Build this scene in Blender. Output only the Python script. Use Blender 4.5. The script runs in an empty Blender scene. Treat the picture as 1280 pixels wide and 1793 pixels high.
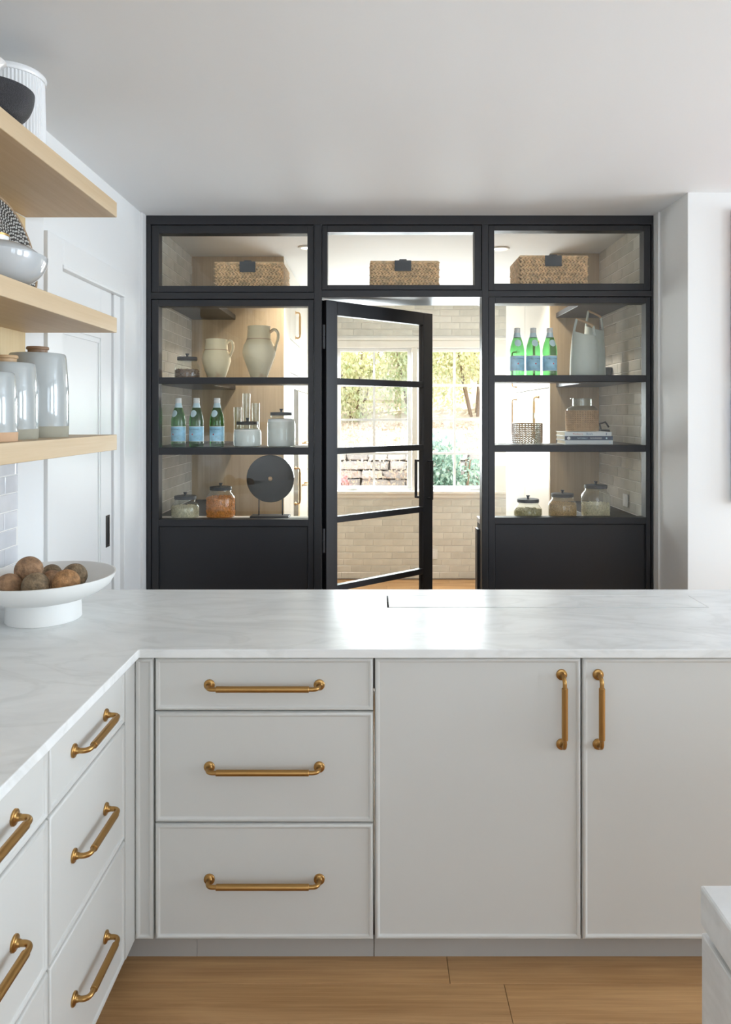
import bpy, bmesh, math, random
from mathutils import Vector, Matrix, Euler
random.seed(7)
SC = bpy.context.scene
COL = SC.collection
PI = math.pi

# ---------------------------------------------------------------- camera
F = 1240.0                 # focal length in pixels of the 1280x1793 frame
CX, CY, CH = 655.0, 727.0, 1.6
cam_d = bpy.data.cameras.new('camera')
cam_d.sensor_fit = 'VERTICAL'
cam_d.sensor_height = 36.0
cam_d.sensor_width = 36.0 * 1280 / 1793
cam_d.lens = F * 36.0 / 1793
cam_d.shift_x = (640 - CX) / 1793
cam_d.shift_y = (CY - 896.5) / 1793
cam_d.clip_start = 0.05
cam = bpy.data.objects.new('camera', cam_d)
COL.objects.link(cam)
cam.location = (0, 0, CH)
cam.rotation_euler = (PI / 2, 0, 0)
SC.camera = cam

# ---------------------------------------------------------------- world, sun, daylight, exposure
w = bpy.data.worlds.new('world')
SC.world = w
w.use_nodes = True
bg = w.node_tree.nodes['Background']
bg.inputs[0].default_value = (0.80, 0.90, 1.0, 1)
bg.inputs[1].default_value = 3.2
sun_d = bpy.data.lights.new('sun', 'SUN')
sun_d.energy = 13.0
sun_d.angle = math.radians(1.5)
sun_d.color = (1.0, 0.93, 0.80)
sun = bpy.data.objects.new('sun', sun_d)
COL.objects.link(sun)
sun.rotation_euler = Vector((-0.62, -0.30, -0.66)).to_track_quat('-Z', 'Y').to_euler()

def area(name, loc, aim, sx, sy, watts, col):
    d = bpy.data.lights.new(name, 'AREA')
    d.shape = 'RECTANGLE'
    d.size, d.size_y = sx, sy
    d.energy = watts
    d.color = col
    o = bpy.data.objects.new(name, d)
    COL.objects.link(o)
    o.location = loc
    o.rotation_euler = Vector(aim).to_track_quat('-Z', 'Y').to_euler()
    return o
# daylight entering by the kitchen's windows (modelled further down, off to the right and behind)
for wy, ww in ((-0.9, 18), (0.9, 56), (2.75, 112)):
    area('kitchen_window_daylight', (5.56, wy, 1.60), (-1, 0, 0), 1.2, 1.8, ww, (0.76, 0.90, 1.03))
area('rear_window_daylight', (0.9, -2.96, 1.65), (0, 1, 0), 2.6, 1.7, 7, (0.76, 0.90, 1.03))
# daylight entering by the pantry window
area('pantry_window_daylight', (0.40, 7.20, 1.60), (0, -1, -0.45), 1.6, 1.35, 118, (0.88, 0.96, 1.0))

vs = SC.view_settings
vs.view_transform = 'Standard'
vs.look = 'None'
vs.exposure = 0.18
vs.gamma = 1.0
vs.use_curve_mapping = False
SC.cycles.transparent_max_bounces = 32
SC.cycles.max_bounces = 10
SC.cycles.diffuse_bounces = 5
SC.cycles.sample_clamp_indirect = 6.0
SC.cycles.use_denoising = True

# ---------------------------------------------------------------- pixel helpers (turn a measured pixel at a depth into metres)
def PX(x, d): return (x - CX) * d / F
def PZ(y, d): return CH - (y - CY) * d / F

# ---------------------------------------------------------------- materials
MATS = {}
def new_mat(name):
    m = bpy.data.materials.new(name)
    m.use_nodes = True
    nt = m.node_tree
    b = nt.nodes['Principled BSDF']
    MATS[name] = m
    return m, nt, b
def col4(c): return (c[0], c[1], c[2], 1)
def plain(name, c, rough=0.5, metal=0.0, bump=0.0, bscale=60, coat=0.0, vary=0.0, rnd=0.0, vscale=3.0):
    m, nt, b = new_mat(name)
    b.inputs['Base Color'].default_value = col4(c)
    b.inputs['Roughness'].default_value = rough
    b.inputs['Metallic'].default_value = metal
    if coat: b.inputs['Coat Weight'].default_value = coat
    N = nt.nodes; L = nt.links
    if vary or rnd or bump:
        tc = N.new('ShaderNodeTexCoord')
    if vary or rnd:
        hsv = N.new('ShaderNodeHueSaturation')
        hsv.inputs['Color'].default_value = col4(c)
        src = None
        if vary:
            nz = N.new('ShaderNodeTexNoise'); nz.inputs['Scale'].default_value = vscale
            nz.inputs['Detail'].default_value = 5
            L.new(tc.outputs['Object'], nz.inputs['Vector'])
            mr = N.new('ShaderNodeMapRange')
            mr.inputs[1].default_value = 0.3; mr.inputs[2].default_value = 0.7
            mr.inputs[3].default_value = 1 - vary; mr.inputs[4].default_value = 1 + vary
            L.new(nz.outputs['Fac'], mr.inputs[0]); src = mr.outputs[0]
        if rnd:
            oi = N.new('ShaderNodeObjectInfo')
            mr2 = N.new('ShaderNodeMapRange')
            mr2.inputs[3].default_value = 1 - rnd; mr2.inputs[4].default_value = 1 + rnd
            L.new(oi.outputs['Random'], mr2.inputs[0])
            if src is not None:
                mm = N.new('ShaderNodeMath'); mm.operation = 'MULTIPLY'
                L.new(src, mm.inputs[0]); L.new(mr2.outputs[0], mm.inputs[1]); src = mm.outputs[0]
            else: src = mr2.outputs[0]
        L.new(src, hsv.inputs['Value'])
        L.new(hsv.outputs['Color'], b.inputs['Base Color'])
    if bump:
        nb = N.new('ShaderNodeTexNoise'); nb.inputs['Scale'].default_value = bscale; nb.inputs['Detail'].default_value = 4
        L.new(tc.outputs['Object'], nb.inputs['Vector'])
        bp = N.new('ShaderNodeBump'); bp.inputs['Strength'].default_value = bump; bp.inputs['Distance'].default_value = 0.01
        L.new(nb.outputs['Fac'], bp.inputs['Height']); L.new(bp.outputs['Normal'], b.inputs['Normal'])
    return m
def wood(name, c1, c2, axis=1, scale=1.0, rough=0.45, rnd=0.0, across=55.0, along=1.6, bump=0.08):
    m, nt, b = new_mat(name)
    N = nt.nodes; L = nt.links
    tc = N.new('ShaderNodeTexCoord')
    mp = N.new('ShaderNodeMapping')
    s = [across * scale] * 3; s[axis] = along * scale
    mp.inputs['Scale'].default_value = s
    if rnd:
        oi = N.new('ShaderNodeObjectInfo')
        cmb = N.new('ShaderNodeCombineXYZ')
        mu = N.new('ShaderNodeMath'); mu.operation = 'MULTIPLY'; mu.inputs[1].default_value = 37.0
        L.new(oi.outputs['Random'], mu.inputs[0])
        for k in range(3): L.new(mu.outputs[0], cmb.inputs[k])
        L.new(cmb.outputs[0], mp.inputs['Location'])
    L.new(tc.outputs['Object'], mp.inputs['Vector'])
    n1 = N.new('ShaderNodeTexNoise'); n1.inputs['Scale'].default_value = 1.0; n1.inputs['Detail'].default_value = 6; n1.inputs['Roughness'].default_value = 0.65
    n1.inputs['Distortion'].default_value = 0.3
    L.new(mp.outputs[0], n1.inputs['Vector'])
    mp2 = N.new('ShaderNodeMapping')
    s2 = [across * scale * 0.13] * 3; s2[axis] = along * scale * 0.45
    mp2.inputs['Scale'].default_value = s2
    L.new(tc.outputs['Object'], mp2.inputs['Vector'])
    n2 = N.new('ShaderNodeTexNoise'); n2.inputs['Scale'].default_value = 1.0; n2.inputs['Detail'].default_value = 3; n2.inputs['Distortion'].default_value = 1.2
    L.new(mp2.outputs[0], n2.inputs['Vector'])
    mx = N.new('ShaderNodeMath'); mx.operation = 'ADD'
    L.new(n1.outputs['Fac'], mx.inputs[0]); L.new(n2.outputs['Fac'], mx.inputs[1])
    mr = N.new('ShaderNodeMapRange'); mr.inputs[1].default_value = 0.70; mr.inputs[2].default_value = 1.30
    L.new(mx.outputs[0], mr.inputs[0])
    cr = N.new('ShaderNodeValToRGB')
    cr.color_ramp.elements[0].color = col4(c2); cr.color_ramp.elements[1].color = col4(c1)
    L.new(mr.outputs[0], cr.inputs[0])
    out = cr.outputs[0]
    if rnd:
        hsv = N.new('ShaderNodeHueSaturation')
        mr2 = N.new('ShaderNodeMapRange'); mr2.inputs[3].default_value = 1 - rnd; mr2.inputs[4].default_value = 1 + rnd
        L.new(oi.outputs['Random'], mr2.inputs[0]); L.new(mr2.outputs[0], hsv.inputs['Value'])
        L.new(out, hsv.inputs['Color']); out = hsv.outputs[0]
    L.new(out, b.inputs['Base Color'])
    b.inputs['Roughness'].default_value = rough
    bp = N.new('ShaderNodeBump'); bp.inputs['Strength'].default_value = bump; bp.inputs['Distance'].default_value = 0.004
    L.new(n1.outputs['Fac'], bp.inputs['Height']); L.new(bp.outputs['Normal'], b.inputs['Normal'])
    return m
def marble(name, base=(0.85, 0.855, 0.84), rough=0.28):
    m, nt, b = new_mat(name)
    N = nt.nodes; L = nt.links
    tc = N.new('ShaderNodeTexCoord')
    mp = N.new('ShaderNodeMapping'); mp.inputs['Scale'].default_value = (1.0, 2.6, 2.6); mp.inputs['Rotation'].default_value = (0, 0, 0.25)
    L.new(tc.outputs['Object'], mp.inputs['Vector'])
    n0 = N.new('ShaderNodeTexNoise'); n0.inputs['Scale'].default_value = 3.0; n0.inputs['Detail'].default_value = 9; n0.inputs['Roughness'].default_value = 0.62; n0.inputs['Distortion'].default_value = 0.8
    L.new(mp.outputs[0], n0.inputs['Vector'])
    cr = N.new('ShaderNodeValToRGB')
    e = cr.color_ramp.elements
    e[0].position = 0.30; e[0].color = col4([c * 0.88 for c in base])
    e[1].position = 0.62; e[1].color = col4(base)
    L.new(n0.outputs['Fac'], cr.inputs[0])
    n1 = N.new('ShaderNodeTexNoise'); n1.inputs['Scale'].default_value = 1.7; n1.inputs['Detail'].default_value = 7; n1.inputs['Distortion'].default_value = 1.6
    L.new(mp.outputs[0], n1.inputs['Vector'])
    sb = N.new('ShaderNodeMath'); sb.operation = 'SUBTRACT'; sb.inputs[1].default_value = 0.5
    ab = N.new('ShaderNodeMath'); ab.operation = 'ABSOLUTE'
    L.new(n1.outputs['Fac'], sb.inputs[0]); L.new(sb.outputs[0], ab.inputs[0])
    cr2 = N.new('ShaderNodeValToRGB')
    e2 = cr2.color_ramp.elements
    e2[0].position = 0.0; e2[0].color = (0.90, 0.90, 0.89, 1); e2[1].position = 0.045; e2[1].color = (1, 1, 1, 1)
    L.new(ab.outputs[0], cr2.inputs[0])
    mx = N.new('ShaderNodeMix'); mx.data_type = 'RGBA'; mx.blend_type = 'MULTIPLY'; mx.inputs[0].default_value = 0.8
    L.new(cr.outputs[0], mx.inputs[6]); L.new(cr2.outputs[0], mx.inputs[7])
    L.new(mx.outputs[2], b.inputs['Base Color'])
    b.inputs['Roughness'].default_value = rough
    return m
def clear(name, tint=(1, 1, 1), f0=0.045, rough=0.0):
    m = bpy.data.materials.new(name); m.use_nodes = True
    nt = m.node_tree; N = nt.nodes; L = nt.links
    N.remove(N['Principled BSDF'])
    out = N['Material Output']
    t = N.new('ShaderNodeBsdfTransparent'); t.inputs[0].default_value = col4(tint)
    g = N.new('ShaderNodeBsdfGlossy'); g.inputs['Roughness'].default_value = rough
    lw = N.new('ShaderNodeLayerWeight'); lw.inputs['Blend'].default_value = 0.5
    pw = N.new('ShaderNodeMath'); pw.operation = 'POWER'; pw.inputs[1].default_value = 5.0
    L.new(lw.outputs['Facing'], pw.inputs[0])
    mr = N.new('ShaderNodeMapRange'); mr.inputs[3].default_value = f0; mr.inputs[4].default_value = 0.85
    L.new(pw.outputs[0], mr.inputs[0])
    mx = N.new('ShaderNodeMixShader')
    L.new(mr.outputs[0], mx.inputs[0]); L.new(t.outputs[0], mx.inputs[1]); L.new(g.outputs[0], mx.inputs[2])
    L.new(mx.outputs[0], out.inputs[0])
    MATS[name] = m
    return m
def leafmat(name, c1, c2, trans=0.45, scale=1.2):
    m, nt, b = new_mat(name)
    N = nt.nodes; L = nt.links
    tc = N.new('ShaderNodeTexCoord')
    nz = N.new('ShaderNodeTexNoise'); nz.inputs['Scale'].default_value = scale * 6; nz.inputs['Detail'].default_value = 4
    L.new(tc.outputs['Object'], nz.inputs['Vector'])
    cr = N.new('ShaderNodeValToRGB')
    cr.color_ramp.elements[0].position = 0.35; cr.color_ramp.elements[1].position = 0.65
    cr.color_ramp.elements[0].color = col4(c1); cr.color_ramp.elements[1].color = col4(c2)
    L.new(nz.outputs['Fac'], cr.inputs[0])
    L.new(cr.outputs[0], b.inputs['Base Color'])
    b.inputs['Roughness'].default_value = 0.5
    tr = N.new('ShaderNodeBsdfTranslucent'); L.new(cr.outputs[0], tr.inputs[0])
    mx = N.new('ShaderNodeMixShader'); mx.inputs[0].default_value = trans
    L.new(b.outputs[0], mx.inputs[1]); L.new(tr.outputs[0], mx.inputs[2])
    L.new(mx.outputs[0], N['Material Output'].inputs[0])
    return m
def glow(name, c, s):
    m, nt, b = new_mat(name)
    b.inputs['Emission Color'].default_value = col4(c); b.inputs['Emission Strength'].default_value = s
    return m

plain('wall_paint', (0.80, 0.80, 0.79), 0.6, bump=0.02, bscale=180)
plain('ceiling_paint', (0.86, 0.88, 0.895), 0.75)
plain('door_paint', (0.80, 0.80, 0.79), 0.4)
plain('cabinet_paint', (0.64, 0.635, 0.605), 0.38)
plain('cabinet_gap_shade', (0.05, 0.045, 0.04), 0.8)  # near-black carcass colour, paints the shade into gaps between the fronts
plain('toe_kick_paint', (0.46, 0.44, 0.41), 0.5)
plain('cream_paint', (0.70, 0.66, 0.59), 0.35)
plain('brass', (0.44, 0.255, 0.09), 0.32, 1.0, bump=0.02, bscale=400)
plain('pale_brass', (0.62, 0.40, 0.18), 0.28, 1.0)
plain('steel_black', (0.017, 0.017, 0.020), 0.42)
plain('matte_black', (0.022, 0.023, 0.026), 0.5)
plain('gloss_black', (0.008, 0.008, 0.009), 0.10)
plain('chalk_plate', (0.055, 0.062, 0.072), 0.7)
marble('marble')
marble('island_marble', (0.74, 0.74, 0.73), 0.3)
wood('oak_shelf', (0.64, 0.50, 0.33), (0.54, 0.39, 0.23), axis=1, rough=0.5)
wood('oak_panel', (0.68, 0.52, 0.29), (0.58, 0.42, 0.21), axis=2, rough=0.5)
wood('oak_floor', (0.55, 0.32, 0.145), (0.34, 0.175, 0.066), axis=0, rough=0.42, rnd=0.10, across=110, along=2.6)
wood('walnut_panel', (0.54, 0.42, 0.27), (0.42, 0.31, 0.19), axis=2, rough=0.5, across=80)
wood('lid_wood', (0.30, 0.18, 0.10), (0.20, 0.11, 0.06), axis=0, rough=0.5)
wood('pale_lid_wood', (0.62, 0.42, 0.24), (0.48, 0.30, 0.15), axis=0, rough=0.5)
plain('glaze_tile', (0.60, 0.585, 0.53), 0.10, bump=0.10, bscale=14, vary=0.10, rnd=0.10, vscale=9)
plain('cream_tile', (0.66, 0.64, 0.575), 0.16, bump=0.10, bscale=14, vary=0.07, rnd=0.07, vscale=9)
plain('white_tile', (0.68, 0.68, 0.70), 0.08, bump=0.12, bscale=14, vary=0.07, rnd=0.08, vscale=9)
plain('grout', (0.80, 0.78, 0.74), 0.9)
plain('window_paint', (0.86, 0.87, 0.88), 0.4)
plain('window_trim_paint', (0.84, 0.81, 0.75), 0.4)
clear('pane_glass', (0.99, 0.995, 0.99), 0.035)
clear('jar_glass', (0.93, 0.95, 0.93), 0.05)
clear('bottle_glass', (0.30, 0.62, 0.32), 0.06)
plain('white_ceramic', (0.82, 0.82, 0.82), 0.18, coat=0.4)
plain('matte_white_ceramic', (0.80, 0.79, 0.76), 0.55)
plain('grey_glaze', (0.50, 0.52, 0.53), 0.10, coat=0.5, vary=0.06, vscale=12)
plain('canister_glaze', (0.42, 0.445, 0.44), 0.08, coat=0.6, vary=0.05, vscale=8)
plain('raw_clay', (0.34, 0.32, 0.25), 0.85, vary=0.06, vscale=20)
plain('raw_tan_clay', (0.56, 0.36, 0.22), 0.85, vary=0.06, vscale=20)
plain('speckled_black', (0.03, 0.03, 0.035), 0.35, bump=0.5, bscale=420, vary=0.5, vscale=260)
plain('gold', (0.75, 0.50, 0.20), 0.3, 0.9)
plain('water_hyacinth', (0.84, 0.58, 0.33), 0.7, vary=0.30, vscale=40)
plain('basket_liner', (0.34, 0.21, 0.11), 0.9)
plain('cane', (0.55, 0.36, 0.19), 0.6, vary=0.15, vscale=50)
plain('cane_backing', (0.60, 0.40, 0.21), 0.7)
plain('flour', (0.86, 0.86, 0.83), 0.95, vary=0.03, vscale=30)
plain('pale_grain', (0.66, 0.58, 0.40), 0.8, rnd=0.0, vary=0.25, vscale=120)
plain('orange_snack', (0.70, 0.27, 0.05), 0.6, vary=0.3, vscale=60)
plain('brown_grain', (0.22, 0.12, 0.06), 0.8, vary=0.3, vscale=90)
plain('tan_grain', (0.55, 0.36, 0.17), 0.8, vary=0.35, vscale=140)
plain('olive_grain', (0.48, 0.42, 0.24), 0.8, vary=0.3, vscale=110)
plain('sage_ceramic', (0.55, 0.59, 0.53), 0.5)
plain('ball_clay', (0.34, 0.20, 0.11), 0.8, bump=0.9, bscale=90, vary=0.35, vscale=60)
plain('ball_dark', (0.24, 0.17, 0.10), 0.8, bump=0.9, bscale=110, vary=0.45, vscale=60)
plain('ball_orange', (0.40, 0.21, 0.09), 0.8, bump=0.9, bscale=100, vary=0.35, vscale=70)
plain('label_blue', (0.33, 0.62, 0.80), 0.5, vary=0.2, vscale=30)
plain('label_pale', (0.60, 0.76, 0.82), 0.5)
plain('label_ink', (0.03, 0.09, 0.20), 0.5)
plain('label_red', (0.65, 0.05, 0.04), 0.5)
plain('cap_white', (0.80, 0.80, 0.78), 0.35)
plain('book_white', (0.74, 0.77, 0.78), 0.55)
plain('book_navy', (0.02, 0.045, 0.10), 0.5)
plain('book_pages', (0.80, 0.73, 0.56), 0.9)
plain('print_red', (0.45, 0.12, 0.07), 0.6)
plain('print_white', (0.85, 0.85, 0.85), 0.6)
plain('outlet_white', (0.76, 0.75, 0.72), 0.4)
plain('bronze', (0.10, 0.085, 0.07), 0.35, 0.8)
plain('charger_dark', (0.045, 0.04, 0.035), 0.7)
plain('charger_pale', (0.52, 0.51, 0.48), 0.7)
plain('charger_tan', (0.36, 0.25, 0.15), 0.7)
plain('stone', (0.50, 0.46, 0.44), 0.9, bump=0.4, bscale=20, vary=0.2, rnd=0.25, vscale=8)
plain('soil', (0.55, 0.45, 0.36), 0.95, vary=0.2, vscale=6)
plain('bark', (0.22, 0.15, 0.10), 0.9)
leafmat('leaf_gold', (0.84, 0.76, 0.50), (0.58, 0.64, 0.38))
leafmat('leaf_green', (0.44, 0.54, 0.32), (0.80, 0.76, 0.54))
leafmat('leaf_ivy', (0.12, 0.24, 0.18), (0.42, 0.54, 0.47), 0.2)
leafmat('leaf_litter', (0.62, 0.45, 0.36), (0.74, 0.66, 0.52), 0.3)
leafmat('leaf_pink', (0.70, 0.25, 0.28), (0.60, 0.40, 0.36), 0.3)
glow('lamp_glow', (1.0, 0.93, 0.82), 3.0)
# terracotta jug: cream slip with rust blotches
def jugmat():
    m, nt, b = new_mat('jug_slip')
    N = nt.nodes; L = nt.links
    tc = N.new('ShaderNodeTexCoord')
    nz = N.new('ShaderNodeTexNoise'); nz.inputs['Scale'].default_value = 9.0; nz.inputs['Detail'].default_value = 2
    L.new(tc.outputs['Object'], nz.inputs['Vector'])
    cr = N.new('ShaderNodeValToRGB'); e = cr.color_ramp.elements
    e[0].position = 0.62; e[0].color = (0.86, 0.73, 0.48, 1); e[1].position = 0.78; e[1].color = (0.58, 0.24, 0.09, 1)
    L.new(nz.outputs['Fac'], cr.inputs[0]); L.new(cr.outputs[0], b.inputs['Base Color'])
    b.inputs['Roughness'].default_value = 0.75
jugmat()
# abstract canvas: loose bands of colour
def artmat():
    m, nt, b = new_mat('canvas_paint')
    N = nt.nodes; L = nt.links
    tc = N.new('ShaderNodeTexCoord'); sx = N.new('ShaderNodeSeparateXYZ'); L.new(tc.outputs['Object'], sx.inputs[0])
    nz = N.new('ShaderNodeTexNoise'); nz.inputs['Scale'].default_value = 4; L.new(tc.outputs['Object'], nz.inputs['Vector'])
    ma = N.new('ShaderNodeMath'); ma.operation = 'MULTIPLY_ADD'; ma.inputs[1].default_value = 0.18; L.new(nz.outputs['Fac'], ma.inputs[0]); L.new(sx.outputs[2], ma.inputs[2])
    mr = N.new('ShaderNodeMapRange'); mr.inputs[1].default_value = 0.09; mr.inputs[2].default_value = 1.69
    L.new(ma.outputs[0], mr.inputs[0])
    cr = N.new('ShaderNodeValToRGB'); e = cr.color_ramp.elements
    e[0].position = 0; e[0].color = (0.75, 0.78, 0.85, 1); e[1].position = 1; e[1].color = (0.45, 0.12, 0.07, 1)
    for p, c in ((0.30, (0.30, 0.32, 0.62)), (0.37, (0.85, 0.85, 0.88)), (0.43, (0.35, 0.08, 0.16)), (0.63, (0.16, 0.05, 0.13)), (0.68, (0.42, 0.12, 0.08))):
        x = e.new(p); x.color = col4(c)
    L.new(mr.outputs[0], cr.inputs[0]); L.new(cr.outputs[0], b.inputs['Base Color'])
artmat()

# ---------------------------------------------------------------- mesh and object helpers
def world_loc(p):
    v = Vector((0, 0, 0))
    while p is not None:
        v += p.location; p = p.parent
    return v
def tag(o, label=None, cat=None, group=None, kind=None):
    if label: o['label'] = label
    if cat: o['category'] = cat
    if group: o['group'] = group
    if kind: o['kind'] = kind
    return o
def thing(name, loc, label, cat, group=None, rz=0, kind=None):
    o = bpy.data.objects.new(name, None)
    o.empty_display_size = 0.05
    COL.objects.link(o)
    o.location = loc
    o.rotation_euler = (0, 0, rz)
    return tag(o, label, cat, group, kind)

class MB:
    def __init__(self): self.v = []; self.f = []
    def add(self, vs, fs):
        n = len(self.v)
        self.v += [tuple(p) for p in vs]
        self.f += [tuple(i + n for i in q) for q in fs]
        return self
    def box(self, x0, x1, y0, y1, z0, z1):
        x0, x1 = min(x0, x1), max(x0, x1); y0, y1 = min(y0, y1), max(y0, y1); z0, z1 = min(z0, z1), max(z0, z1)
        return self.add([(x0, y0, z0), (x1, y0, z0), (x1, y1, z0), (x0, y1, z0), (x0, y0, z1), (x1, y0, z1), (x1, y1, z1), (x0, y1, z1)],
                        [(3, 2, 1, 0), (4, 5, 6, 7), (0, 1, 5, 4), (1, 2, 6, 5), (2, 3, 7, 6), (3, 0, 4, 7)])
    def lathe(self, prof, c=(0, 0, 0), seg=32, sx=1.0, sy=1.0, flute=0, fd=0.0):
        vs = []; fs = []; rows = []
        for r, z in prof:
            if r < 1e-6:
                rows.append([len(vs)]); vs.append((c[0], c[1], c[2] + z))
            else:
                row = []
                for k in range(seg):
                    a = 2 * PI * k / seg
                    rr = r
                    if flute and fd: rr = r - fd * (k % 2)
                    row.append(len(vs)); vs.append((c[0] + rr * math.cos(a) * sx, c[1] + rr * math.sin(a) * sy, c[2] + z))
                rows.append(row)
        for a, b in zip(rows, rows[1:]):
            if len(a) == 1 and len(b) == 1: continue
            for k in range(seg):
                k2 = (k + 1) % seg
                if len(a) == 1: fs.append((a[0], b[k2], b[k]))
                elif len(b) == 1: fs.append((a[k], a[k2], b[0]))
                else: fs.append((a[k], a[k2], b[k2], b[k]))
        return self.add(vs, fs)
    def tube(self, pts, r, seg=10, caps=True, closed=False, flat=1.0):
        pts = [Vector(p) for p in pts]; n = len(pts)
        rs = r if isinstance(r, (list, tuple)) else [r] * n
        vs = []; fs = []; up = None
        for i, p in enumerate(pts):
            if closed: t = (pts[(i + 1) % n] - pts[i - 1]).normalized()
            else: t = (pts[min(i + 1, n - 1)] - pts[max(i - 1, 0)]).normalized()
            if up is None:
                up = Vector((0, 0, 1)) if abs(t.z) < 0.9 else Vector((0, 1, 0))
            s = t.cross(up).normalized(); up = s.cross(t).normalized()
            for k in range(seg):
                a = 2 * PI * k / seg
                vs.append(p + s * (math.cos(a) * rs[i] * flat) + up * (math.sin(a) * rs[i]))
        m = n if closed else n - 1
        for i in range(m):
            j = (i + 1) % n
            for k in range(seg):
                k2 = (k + 1) % seg
                fs.append((i * seg + k, i * seg + k2, j * seg + k2, j * seg + k))
        if caps and not closed:
            fs.append(tuple(reversed(range(seg)))); fs.append(tuple((n - 1) * seg + k for k in range(seg)))
        return self.add(vs, fs)
    def ball(self, c, r, seg=16, rings=10, mtx=None, wob=0.0, rng=None):
        r = r if isinstance(r, (list, tuple)) else (r, r, r)
        vs = []; fs = []
        c = Vector(c)
        def put(p):
            p = Vector((p[0] * r[0], p[1] * r[1], p[2] * r[2]))
            if mtx is not None: p = mtx @ p
            vs.append(c + p)
        put((0, 0, -1))
        for i in range(1, rings):
            t = PI * i / rings
            for k in range(seg):
                a = 2 * PI * k / seg
                q = 1.0 + (wob * math.sin(3 * a + 2 * t + r[0] * 999) * math.sin(2 * t) if wob else 0)
                put((math.sin(t) * math.cos(a) * q, math.sin(t) * math.sin(a) * q, -math.cos(t)))
        put((0, 0, 1))
        for k in range(seg):
            k2 = (k + 1) % seg
            fs.append((0, 1 + k2, 1 + k))
            for i in range(rings - 2):
                b = 1 + i * seg; fs.append((b + k, b + k2, b + seg + k2, b + seg + k))
            b = 1 + (rings - 2) * seg
            fs.append((b + k, b + k2, b + seg))
        return self.add(vs, fs)
    def rings(self, O, U, V, N, w, h, rs):
        """rectangle w x h on origin O; rs = list of (inset, height); last ring is filled, first ring closed at the back"""
        O, U, V, N = Vector(O), Vector(U), Vector(V), Vector(N)
        vs = []; fs = []
        for ins, ht in rs:
            for (a, b) in ((ins, ins), (w - ins, ins), (w - ins, h - ins), (ins, h - ins)):
                vs.append(O + U * a + V * b + N * ht)
        for i in range(len(rs) - 1):
            for k in range(4):
                k2 = (k + 1) % 4
                fs.append((i * 4 + k, i * 4 + k2, i * 4 + 4 + k2, i * 4 + 4 + k))
        n = (len(rs) - 1) * 4
        fs.append((n, n + 1, n + 2, n + 3)); fs.append((3, 2, 1, 0))
        return self.add(vs, fs)
    def build(self, name, mat, parent=None, bevel=0.0, smooth=None, local=False, seg=2, kind=None):
        me = bpy.data.meshes.new(name)
        off = Vector((0, 0, 0)) if (local or parent is None) else world_loc(parent)
        me.from_pydata([(p[0] - off.x, p[1] - off.y, p[2] - off.z) for p in self.v], [], self.f)
        bm = bmesh.new(); bm.from_mesh(me)
        bmesh.ops.recalc_face_normals(bm, faces=bm.faces)
        bm.to_mesh(me); bm.free()
        me.materials.append(MATS[mat])
        if smooth is not None:
            me.shade_smooth()
            me.set_sharp_from_angle(angle=math.radians(smooth))
        o = bpy.data.objects.new(name, me)
        COL.objects.link(o)
        if parent is not None: o.parent = parent
        if bevel:
            b = o.modifiers.new('bevel', 'BEVEL'); b.width = bevel; b.segments = seg; b.limit_method = 'ANGLE'; b.angle_limit = math.radians(40)
        if kind: o['kind'] = kind
        return o
def box(name, b, mat, parent=None, bevel=0.0, **k):
    return MB().box(*b).build(name, mat, parent, bevel, **k)
def recentre(o):
    """move a top-level mesh object's origin to the middle of its base"""
    me = o.data
    xs = [v.co.x for v in me.vertices]; ys = [v.co.y for v in me.vertices]; zs = [v.co.z for v in me.vertices]
    c = Vector(((min(xs) + max(xs)) / 2, (min(ys) + max(ys)) / 2, min(zs)))
    me.transform(Matrix.Translation(-c)); o.location = c
    return o
def copy_tree(o, parent=None):
    c = o.copy(); COL.objects.link(c); c.parent = parent
    for ch in list(o.children): copy_tree(ch, c)
    return c
def text_mesh(s, size, extrude=0.0004):
    cu = bpy.data.curves.new('lettering', 'FONT'); cu.body = s; cu.size = size; cu.extrude = extrude; cu.align_x = 'CENTER'; cu.align_y = 'CENTER'
    cu.resolution_u = 2
    ob = bpy.data.objects.new('lettering', cu); COL.objects.link(ob)
    bpy.context.view_layer.update()
    me = bpy.data.meshes.new_from_object(ob.evaluated_get(bpy.context.evaluated_depsgraph_get()))
    bpy.data.objects.remove(ob)
    return me
def struct(name, b, mat, label, cat, bevel=0.0):
    o = MB().box(*b).build(name, mat, None, bevel)
    return tag(o, label, cat, kind='structure')

# ================================================================ SETTING
CEIL = 2.69
LW = -1.255          # left wall face beyond the shelves
TW = -1.31           # left wall face behind the shelves and counter
FR = 3.863           # front face of the black partition
FAR = 6.927          # pantry end wall face

# floor with planks running along X
floor = struct('floor', (-1.6, 5.8, -3.2, 7.1, -0.12, -0.014), 'oak_floor', 'oak plank floor running through kitchen and pantry', 'floor')
PW = 0.129
rows = list(range(0, 55))
def plank_rows(y_lo, y_hi, x_lo, x_hi, seed):
    rg = random.Random(seed)
    cache = {}
    k0 = math.ceil((y_lo - 1.993) / PW); k1 = math.floor((y_hi - 1.993) / PW)
    for k in range(k0, k1):
        y = 1.993 + k * PW
        cuts = [x_lo]
        x = x_lo + rg.uniform(0.5, 1.6)
        if k == 0: x = 0.214
        while x < x_hi - 0.3:
            cuts.append(x); x += rg.uniform(1.3, 2.0)
        cuts.append(x_hi)
        for a, b in zip(cuts, cuts[1:]):
            MB().box(a + 0.0006, b - 0.0006, y + 0.0005, y + PW - 0.0005, -0.0139, 0.0).build('plank', 'oak_floor', floor, 0.001, seg=1)
plank_rows(0.70, 2.30, -0.95, 1.60, 3)
plank_rows(5.3, 6.93, -0.62, 1.18, 5)

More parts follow.
